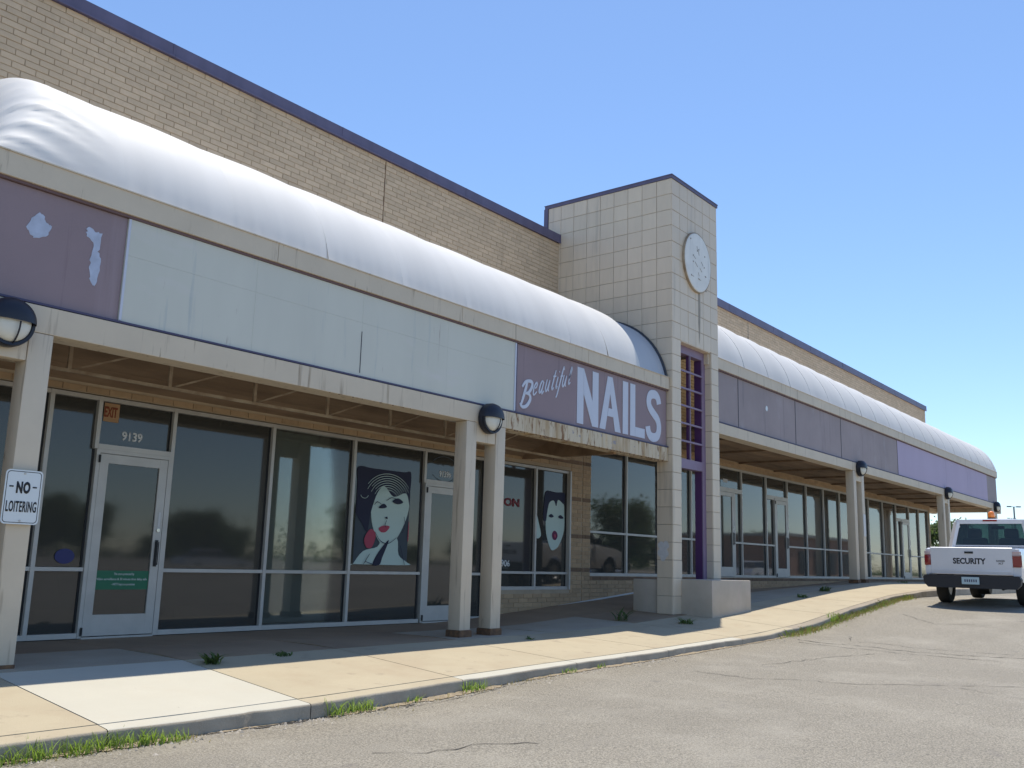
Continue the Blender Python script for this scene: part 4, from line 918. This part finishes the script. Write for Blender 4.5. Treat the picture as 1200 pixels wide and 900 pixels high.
for k in range(2600):
    x = r.uniform(2, 12) if r.random() < .8 else r.uniform(12, 22); y = 6.42-abs(r.gauss(0, .14)); s = r.uniform(.003, .012)*(2.4 if r.random() < .05 else 1); z = zg(x, y)
    a = r.uniform(0, 6.28); ca, sa = math.cos(a)*s, math.sin(a)*s
    pb.add([(x+ca, y+sa, z), (x-sa, y+ca, z), (x-ca, y-sa, z), (x+sa, y-ca, z), (x, y, z+s*r.uniform(.5, 1))], [(0,1,4),(1,2,4),(2,3,4),(3,0,4)])
tag(pb.build('gravel', M['stone'], fix=False), 'loose pebbles and crumbled concrete along the kerb', 'gravel', kind='stuff')
WT = 'weeds in the sidewalk joints'
for i, (x, y, rad, n, hh, lb) in enumerate([(5.62, 8.05, .11, 60, .15, 'dark leafy weed at the shadow edge right of the white slab'), (6.55, 8.15, .10, 40, .07, 'flat dark weed at the shadow edge, left of the middle columns'),
     (10.55, 7.95, .06, 26, .06, 'small weed at the shadow edge right of the middle columns'), (14.7, 7.75, .16, 70, .14, 'bushy weed in the shade left of the planter'),
     (14.0, 8.6, .14, 40, .28, 'thin tall weed beside the brick base left of the tower'), (22.2, 8.1, .18, 80, .16, 'bushy weed at the shadow edge before the right columns'),
     (20.4, 7.95, .16, 60, .10, 'low weed on the slope right of the planter'), (29, 8.3, .2, 40, .07, 'low weed at the walk edge beyond the right columns')]):
    tuft(x, y, zside(x, y), rad, n, hh, M['weed'], 60+i, lb, WT, leafy=True)

# ------------------------------------------------------------------ white security pickup
def pickup():
    t = empty('pickup_truck', label='white pickup truck with SECURITY on its tailgate and an amber roof light', cat='pickup truck')
    HW = .875
    def bulge(z): return interp([(.30,.80),(.45,.845),(.62,.868),(.78,.875),(.95,.868),(1.06,.855),(1.12,.83),(1.2,.80)], z)
    RA, FA, RR = 1.17, 4.00, .405
    def arch(x, base):
        z = base
        for c_ in (RA, FA):
            d = abs(x-c_)
            if d < RR: z = max(z, .36+math.sqrt(RR*RR-d*d))
        return z
    def side(s, x0, x1, top, base, nx=40, nz=10):
        mb = MB()
        def fn(u, v):
            x = x0+(x1-x0)*u; zb_ = arch(x, base(x)); zt_2 = top(x); z = zb_+(zt_2-zb_)*v
            y = bulge(z)-.03*max(0, (x-4.3)/.5)**2-.012*max(0, (.3-x)/.15)**2
            if zt_2 > zb_+.0 and abs(z-zb_) < .03 and zb_ > base(x)+.02: y += .012
            return (x, s*y, z)
        n0 = len(mb.v); mb.grid(fn, nx, nz)
        outer = list(mb.v); k = nz+1                          # inner skin and rim
        vs = [(x, y-s*.05, z) for x, y, z in outer]; off = len(mb.v); mb.v += vs
        mb.f += [tuple(i+off for i in f[::-1]) for f in mb.f[:nx*nz]]
        rim = [(i*k, (i+1)*k) for i in range(nx)]+[(i*k+nz, (i+1)*k+nz) for i in range(nx)]+[(j_, j_+1) for j_ in range(nz)]+[(nx*k+j_, nx*k+j_+1) for j_ in range(nz)]
        mb.f += [(a, b, b+off, a+off) for a, b in rim]
        return mb
    for s in (-1, 1):
        side(s, .17, 1.99, lambda x: 1.12-.05*max(0, (.30-x)/.13)**2, lambda x: .47+.12*max(0, (.45-x)/.28)).build('bed_side', M['tpaint'], t, smooth=40)
        side(s, 2.01, 4.74, lambda x: interp([(2, 1.13), (3.3, 1.10), (3.6, 1.06), (4.4, .98), (4.74, .86)], x), lambda x: .42, 60).build('cab_side', M['tpaint'], t, smooth=40)
        d = MB(); d.box(2.10, 2.105, s*.868, s*.878, .46, 1.1); d.box(3.20, 3.205, s*.868, s*.878, .46, 1.08); d.build('door_gap', M['gasket'], t)
        h_ = MB(); h_.cbox(2.18, 2.34, s*.865, s*.895, .90, .94, .008); h_.build('door_handle', M['gasket'], t)
        m_ = MB(); m_.cbox(3.12, 3.26, s*.90, s*1.08, 1.12, 1.29, .02); m_.bar((3.2, s*.84, 1.14), (3.2, s*.93, 1.16), .04, .04); m_.build('mirror', M['gasket'], t, smooth=40)
    f = MB(); f.cbox(.21, 1.97, -.80, .80, .60, .66, .01); f.cbox(1.93, 1.99, -.82, .82, .60, 1.12, .01); f.build('bed_floor', M['tpaint'], t)
    g = MB()                                          # tailgate with rolled top and recessed pressing
    g.prism([(-.745,.62),(.745,.62),(.745,1.115),(-.745,1.115)], lambda u, v, d: (.17-d, u, v), 0, .035)
    g.tube((.165, -.745, 1.112), (.165, .745, 1.112), .026, 12)
    g.cbox(.128, .137, -.70, .70, .66, .69, .004)
    tg = g.build('tailgate', M['tpaint'], t, smooth=30)
    hd = MB(); hd.cbox(.120, .138, -.05+.0, .11, 1.015, 1.055, .006); hd.build('latch', M['gasket'], tg)
    rotT = Matrix(((0,0,-1),(-1,0,0),(0,1,0)))
    text('SECURITY', 'lettering', M['ink'], tg, .134, .33, .81, .118, .60, .035, .002, rotT)
    text('RANGER', 'badge', M['ink'], tg, .134, -.46, .865, .032, .15, .02, .002, rotT); text('XLT', 'badge', M['ink'], tg, .134, -.49, .815, .034, .09, .02, .002, rotT)
    for s in (-1, 1):                                  # tail lights
        l_ = MB(); l_.cbox(.135, .26, s*.752, s*.872, .775, .985, .012); lo = l_.build('tail_light', M['tred'], t, smooth=30)
        l2 = MB(); l2.cbox(.130, .25, s*.755, s*.868, .988, 1.055, .01); l2.build('reverse_lens', M['tclear'], lo, smooth=30)
        for (yy, za_, zb2) in ((.866, .60, .77), (.85, 1.058, 1.10)): q = MB(); q.cbox(.155, .20, s*.75, s*yy, za_, zb2, .01); q.build('corner_panel', M['tpaint'], t, smooth=30)
    b = MB()                                           # step bumper
    P = [(-.87,.42),(-.80,.345),(.80,.345),(.87,.42),(.89,.53),(.86,.585),(-.86,.585),(-.89,.53)]
    b.prism(P, lambda u, v, d: (.16-d*(1-.25*abs(u)), u, v), -.04, .16); b.build('rear_bumper', M['tdark'], t, smooth=30)
    pl_ = MB(); pl_.cbox(-.012, -.002, -.16, .16, .42, .56, .004); po = pl_.build('number_plate', M['plate'], t)
    pk = MB()
    for k in range(6): pk.box(-.0145, -.0122, -.115+.04*k, -.093+.04*k, .465, .515)
    pk.build('plate_characters', M['blueline'], po)
    hood = MB(); hood.grid(lambda u, v: (3.42+1.33*u, -.80+1.6*v, interp([(0, 1.12), (.5, 1.08), (1, .90)], u)+.03*math.sin(math.pi*v)-.0), 12, 12); hood.grid(lambda u, v: (3.42+1.33*u, -.80+1.6*v, interp([(0, 1.07), (.5, 1.03), (1, .85)], u)), 2, 2); hood.build('hood', M['tpaint'], t, smooth=60, fix=False)
    fr_ = MB(); fr_.cbox(4.70, 4.80, -.82, .82, .55, .90, .02); fr_.build('grille', M['chrome'], t); fb = MB(); fb.cbox(4.72, 4.90, -.87, .87, .36, .58, .03); fb.build('front_bumper', M['chrome'], t)
    ch = MB(); ch.box(.3, 4.6, -.45, -.36, .38, .50); ch.box(.3, 4.6, .36, .45, .38, .50); ch.tube((RA, -.7, .36), (RA, .7, .36), .05, 10); ch.tube((RA, -.11, .36), (RA, .11, .36), .16, 12); ch.cbox(2.0, 4.5, -.75, .75, .40, .55, .02)
    ch.tube((.35, -.5, .34), (1.0, -.5, .36), .03, 8); ch.build('chassis', M['gasket'], t)
    for x_, s in ((RA, 1), (RA, -1), (FA, 1), (FA, -1)):
        y_ = s*.745; w_ = MB(); fn = lambda a, b, d: (x_+a, y_+d, .355+b)
        w_.lathe([(.20, -.10), (.32, -.115), (.345, -.10), (.355, -.06), (.355, .06), (.345, .10), (.32, .115), (.20, .10)], fn, 36); wo = w_.build('wheel', M['tyre'], t, smooth=35)
        rm = MB(); rm.lathe([(.0, s*.05), (.06, s*.06), (.09, s*.04), (.17, s*.06), (.205, s*.105), (.205, -s*.09), (0, -s*.09)], fn, 30); rm.build('rim', M['rim'], wo, smooth=35)
    # cab: pillars, roof, glass
    zb_, zr = 1.10, 1.715
    Bk = {s: ((2.03, s*.80, zb_), (2.14, s*.665, zr)) for s in (-1, 1)}; Fr = {s: ((3.50, s*.79, zb_+.0), (2.98, s*.655, zr)) for s in (-1, 1)}
    rf = MB()
    def roofp(u, v):
        x = 2.10+.95*u; y = (-.69+1.38*v); e = (1-(2*v-1)**6)*(1-(2*u-1)**8*.8); return (x, y*(1-.03*abs(2*u-1)), zr-.03+.085*e)
    rf.grid(roofp, 18, 18); rf.grid(lambda u, v: (2.12+.9*u, -.66+1.32*v, zr-.03), 1, 1); rf.build('roof', M['tpaint'], t, smooth=60, fix=False)
    pf = MB()
    for s in (-1, 1):
        pf.bar(Bk[s][0], (2.13, s*.675, zr-.02), .16, .07); pf.bar(Fr[s][0], Fr[s][1], .06, .06); pf.bar((3.05, s*.81, zb_), (2.75, s*.68, zr), .03, .04)
        pf.bar((2.12, s*.67, zr-.02), (3.0, s*.66, zr-.01), .07, .05)
    pf.bar((2.10, -.69, zr-.015), (2.10, .69, zr-.015), .06, .09); pf.bar((2.035, -.80, zb_+.045), (2.035, .80, zb_+.045), .05, .11); pf.bar((2.98, -.66, zr-.01), (2.98, .66, zr-.01), .06, .06); pf.bar((3.50, -.80, zb_), (3.50, .80, zb_), .06, .06)
    pf.build('cab_frame', M['tpaint'], t)
    rg = MB(); q = [(2.028, -.735, 1.165), (2.028, .735, 1.165), (2.098, .635, 1.665), (2.098, -.635, 1.665)]
    rg.add(q+[(x+.008, y, z) for x, y, z in q], [(0,1,2,3),(7,6,5,4),(0,4,5,1),(1,5,6,2),(2,6,7,3),(3,7,4,0)]); ro = rg.build('rear_window', M['tglass'], t)
    sg = MB()
    for a, b in ((q[0], q[1]), (q[1], q[2]), (q[2], q[3]), (q[3], q[0])): sg.bar((a[0]-.004, a[1], a[2]), (b[0]-.004, b[1], b[2]), .028, .028)
    sg.build('window_seal', M['gasket'], ro)
    ws = MB(); q = [(3.46, -.75, 1.13), (3.46, .75, 1.13), (3.0, .63, 1.68), (3.0, -.63, 1.68)]; ws.add(q+[(x-.008, y, z) for x, y, z in q], [(0,1,2,3),(7,6,5,4),(0,4,5,1),(1,5,6,2),(2,6,7,3),(3,7,4,0)]); ws.build('windshield', M['tglass'], t)
    for s in (-1, 1):
        q = [(2.2, s*.785, 1.12), (3.42, s*.785, 1.12), (2.96, s*.662, 1.69), (2.24, s*.662, 1.69)]; sgm = MB(); sgm.add(q+[(x, y-s*.006, z) for x, y, z in q], [(0,1,2,3),(7,6,5,4),(0,4,5,1),(1,5,6,2),(2,6,7,3),(3,7,4,0)]); sgm.build('side_window', M['tglass'], t)
    for s in (-1, 1):
        se = MB(); se.cbox(2.22, 2.40, s*.36-.25, s*.36+.25, .75, 1.36, .06); se.cbox(2.24, 2.36, s*.36-.14, s*.36+.14, 1.34, 1.56, .05); se.cbox(2.3, 2.85, s*.36-.25, s*.36+.25, .62, .82, .05); se.build('seat', M['seat'], t, smooth=50)
    da = MB(); da.cbox(3.05, 3.42, -.76, .76, .85, 1.13, .05); da.cbox(2.06, 2.2, -.78, .78, .6, 1.14, .02); da.build('dashboard', M['seat'], t, smooth=50)
    sw_ = MB(); cc = Vector((2.93, .36, 1.10)); ax = Vector((-.85, 0, .5)).normalized(); e1 = Vector((0, 1, 0)); e2 = ax.cross(e1)
    ptc = [cc+(e1*math.cos(2*math.pi*k/24)+e2*math.sin(2*math.pi*k/24))*.19 for k in range(25)]
    for a, b in zip(ptc[:-1], ptc[1:]): sw_.tube(a, b, .016, 6)
    sw_.tube(ptc[0], ptc[12], .014, 6); sw_.build('steering_wheel', M['seat'], t)
    mr_ = MB(); mr_.cbox(2.88, 2.92, -.12, .14, 1.56, 1.63, .01); mr_.build('rear_view_mirror', M['seat'], t)
    stk = MB(); stk.prism([(.63+.03*math.cos(a), 1.60+.035*math.sin(a)) for a in [2*math.pi*k/14 for k in range(14)]], lambda u, v, d: (2.075-d, u, v), 0, .004); stk.build('round_sticker', M['sconce'], t)
    br_ = MB(); br_.cbox(2.055, 2.085, -.14, .14, 1.705, 1.745, .006); br_.build('high_brake_light', M['tred'], t)
    bc = MB(); bc.lathe([(0, 0), (.085, 0), (.085, .03), (.07, .035), (0, .035)], lambda a, b, d: (2.62+a, .07+b, 1.772+d), 24); bo = bc.build('beacon_base', M['tdark'], t, smooth=35)
    bd = MB(); bd.lathe([(.068, .0), (.072, .06), (.064, .10), (.045, .13), (.02, .143), (0, .146)], lambda a, b, d: (2.62+a, .07+b, 1.806+d), 24); bd.build('beacon_dome', M['orange'], bo, smooth=60)
    return t
tr_ = pickup(); za_, zb2 = zg(22.3, 4.70), zg(25.2, 4.70); pt = math.atan2(zb2-za_, 2.9)
tr_.rotation_euler = (0, -pt, 0); tr_.location = (21.08, 4.70, za_-1.21*math.sin(pt)+.002); tr_.scale = (1.035, 1.035, 1.035)

# ------------------------------------------------------------------ trees, far things, parked cars seen in the glass
def tree_meshes(seed, H, R_, nclump):
    r = random.Random(seed); tk = MB(); tips = []
    p = Vector((0, 0, 0)); q = Vector((r.uniform(-.2, .2), r.uniform(-.2, .2), H*.42)); tk.tube(p, q, H*.028, 8, H*.018)
    for k in range(9):
        a = r.uniform(0, 6.28); e = q+Vector((math.cos(a)*R_*r.uniform(.35, .8), math.sin(a)*R_*r.uniform(.35, .8), H*r.uniform(.12, .5))); s = p.lerp(q, r.uniform(.6, 1)); m_ = s.lerp(e, .5)+Vector((0, 0, H*.04))
        tk.tube(s, m_, H*.011, 6, H*.007); tk.tube(m_, e, H*.007, 5, H*.003); tips.append(e)
    cr_ = MB()
    for k in range(nclump):
        if r.random() < .5: c_ = r.choice(tips)+Vector((r.gauss(0, R_*.18), r.gauss(0, R_*.18), r.gauss(0, H*.06)))
        else:
            a = r.uniform(0, 6.28); u = r.random()**.5; zz = r.uniform(-1, 1); rr = R_*math.sqrt(1-zz*zz*.8)*u*r.uniform(.7, 1.08); c_ = Vector((math.cos(a)*rr, math.sin(a)*rr, H*(.66+.3*zz)))
        s = R_*r.uniform(.07, .15)
        for i in range(24):
            d = Vector((r.gauss(0, 1), r.gauss(0, 1), r.gauss(0, .8)))*s; n_ = Vector((r.gauss(0, 1), r.gauss(0, 1), r.gauss(.6, 1))).normalized(); e1 = n_.orthogonal().normalized()*R_*.055*r.uniform(.6, 1.3); e2 = n_.cross(e1)
            c2 = c_+d; cr_.add([c2-e1, c2+e2*.6, c2+e1, c2-e2*.6], [(0, 1, 2, 3)])
    return tk.mesh('trunk', True), cr_.mesh('crown', fix=False)
TMs = [tree_meshes(1, 9, 4.2, 260), tree_meshes(2, 7, 4.0, 240), tree_meshes(3, 11, 4.6, 260)]
for a, b in TMs: a.materials.append(M['bark']); b.materials.append(M['leaf'])
def tree(k, x, y, z, s, rot, label, group):
    t = empty('tree', (x, y, z), label=label, cat='tree', group=group); t.scale = (s, s, s); t.rotation_euler = (0, 0, rot)
    for nme, me in zip(('trunk', 'crown'), TMs[k]):
        o = bpy.data.objects.new(nme, me); C.objects.link(o); o.parent = t
r = random.Random(21)
for i in range(64):
    tree(r.randrange(3), -60+i*5.6+r.uniform(-3, 3), -72+r.uniform(-14, 8), -2.2, r.uniform(.45, .8)*(1.5 if i % 9 == 3 else 1), r.uniform(0, 6), 'dark green tree in the row across the car park, reflected in shop windows', 'trees across the car park')
tree(2, 80, -27, -1.8, .72, 1, 'tall tree at the car park edge reflected in the window left of the tower', 'trees across the car park')
tree(0, 150, 45, -.7, .85, 1, 'tree under the far end of the canopy, left of the second columns', 'trees beyond the end of the building')
tree(1, 150, 37, -.7, 1.15, 2, 'broad tree seen under the far end of the canopy above the truck cab', 'trees beyond the end of the building')
tree(2, 170, 58, -.7, .40, 3, 'small distant tree seen low beside the end of the shopfront', 'trees beyond the end of the building')
tree(1, 190, 52, -.7, .55, 4, 'distant rounded tree low behind the truck cab', 'trees beyond the end of the building')
hm = MB(); hr = random.Random(4)
for k in range(17000):
    x = hr.uniform(-80, 330); y = -66+hr.gauss(0, 3); z = -1.5+abs(hr.gauss(0, 1.5))*(1+.5*math.sin(x*.11)+.3*math.sin(x*.31)); q = .24
    n_ = Vector((hr.gauss(0, 1), hr.gauss(0, 1), hr.gauss(0, 1))).normalized(); e1 = n_.orthogonal().normalized()*q; e2 = n_.cross(e1); c_ = Vector((x, y, z))
    hm.add([c_-e1, c_+e2*.7, c_+e1, c_-e2*.7], [(0, 1, 2, 3)])
tag(hm.build('hedge', M['leaf'], fix=False), 'low scrubby hedge along the far side of the car park', 'hedge', kind='stuff')
def pole(x, y, z, h_, label):
    t = empty('light_pole', (x, y, z), label=label, cat='light pole', group='car park light poles'); b = MB(); b.tube((0, 0, 0), (0, 0, h_), .12, 8, .09); b.build('pole', M['pole'], t)
    b = MB(); b.bar((-.55*.62, .55*.78, h_), (.55*.62, -.55*.78, h_), .06, .06); b.build('arm', M['pole'], t)
    for s in (-1, 1):
        b = MB(); b.bar((s*.35*.62, -s*.35*.78, h_+.02), (s*.85*.62, -s*.85*.78, h_+.02), .22, .14); b.build('lamp_head', M['pole'], t)
def at(px, py, d):    # world point at forward distance d behind pixel (px, py) of the 1200 x 900 photograph, used only to choose positions
    v = rt*(px-600)/1100 - up*(py-450)/1100 + fw; return v*d
p = at(1188, 594, 118); pole(p.x, p.y, -.8, p.z+.8, 'tall twin headed light pole against the sky right of the building')
p = at(1185.5, 607.5, 190); pole(p.x, p.y, -.8, p.z+.8, 'smaller farther twin headed light pole just above the truck roof')
def car(x, y, z, rot, m_, label):
    t = empty('parked_car', (x, y, z), label=label, cat='car', group='parked cars reflected in the shop windows'); t.rotation_euler = (0, 0, rot)
    side_ = [(-2.2,.35),(-2.25,.6),(-2.15,.88),(-1.5,.95),(-1.0,.97),(1.0,.93),(2.1,.78),(2.25,.55),(2.2,.32),(1.75,.32),(1.68,.52),(1.4,.66),(1.12,.52),(1.05,.30),(-1.05,.30),(-1.12,.52),(-1.4,.66),(-1.68,.52),(-1.75,.33)]
    b = MB(); b.prism(side_, lambda u, v, d: (u, d, v), -.86, .86); b.build('body', m_, t, smooth=25)
    gl = [(-1.75,.95),(-1.1,1.36),(.25,1.38),(1.0,.94)]; b = MB(); b.prism(gl, lambda u, v, d: (u, d*(1-.22*max(0, v-.95)/.43), v), -.78, .78); b.build('windows', M['gasket'], t)
    b = MB(); b.prism([(-1.15,1.34),(-1.1,1.41),(.2,1.43),(.3,1.37)], lambda u, v, d: (u, d, v), -.62, .62); b.build('roof', m_, t, smooth=30)
    for wx in (-1.4, 1.4):
        for s in (-1, 1): b = MB(); b.tube((wx, s*.68, .32), (wx, s*.87, .32), .32, 18); wo = b.build('wheel', M['tyre'], t); b = MB(); b.tube((wx, s*.86, .32), (wx, s*.88, .32), .19, 12); b.build('rim', M['rim'], wo)
car(45, -11, -.95, 1.6, M['bluecar'], 'blue car out in the car park, seen reflected in the window left of the tower')
car(52, -13, -.95, 1.6, M['silvercar'], 'silver car parked beyond the blue one, seen only in reflection')
car(20, -30, -1.42, .1, M['silvercar'], 'silver car far across the car park reflected in the nearest shopfront')
car(34, -28, -1.2, .1, M['tpaint'], 'white car across the car park reflected in the nearest shopfront')
car(62, -6, -.9, 0, M['tpaint'], 'white car parked far along the lot, reflected beyond the tower')
# low shop building across the lot that shows as a pinkish block in the reflections
bb = empty('far_building', label='low brown brick building across the car park seen in reflection', cat='building')
MB().box(128, 156, -50, -30, -1.5, 4.6).build('wall', M['brownfar'], bb); MB().box(127.5, 156.5, -50.4, -29.6, 4.6, 5).build('roof', M['roof'], bb)
for k in range(4): MB().box(131+k*6, 134+k*6, -29.97, -29.8, -.5, 2.6).build('window', M['gasket'], bb)
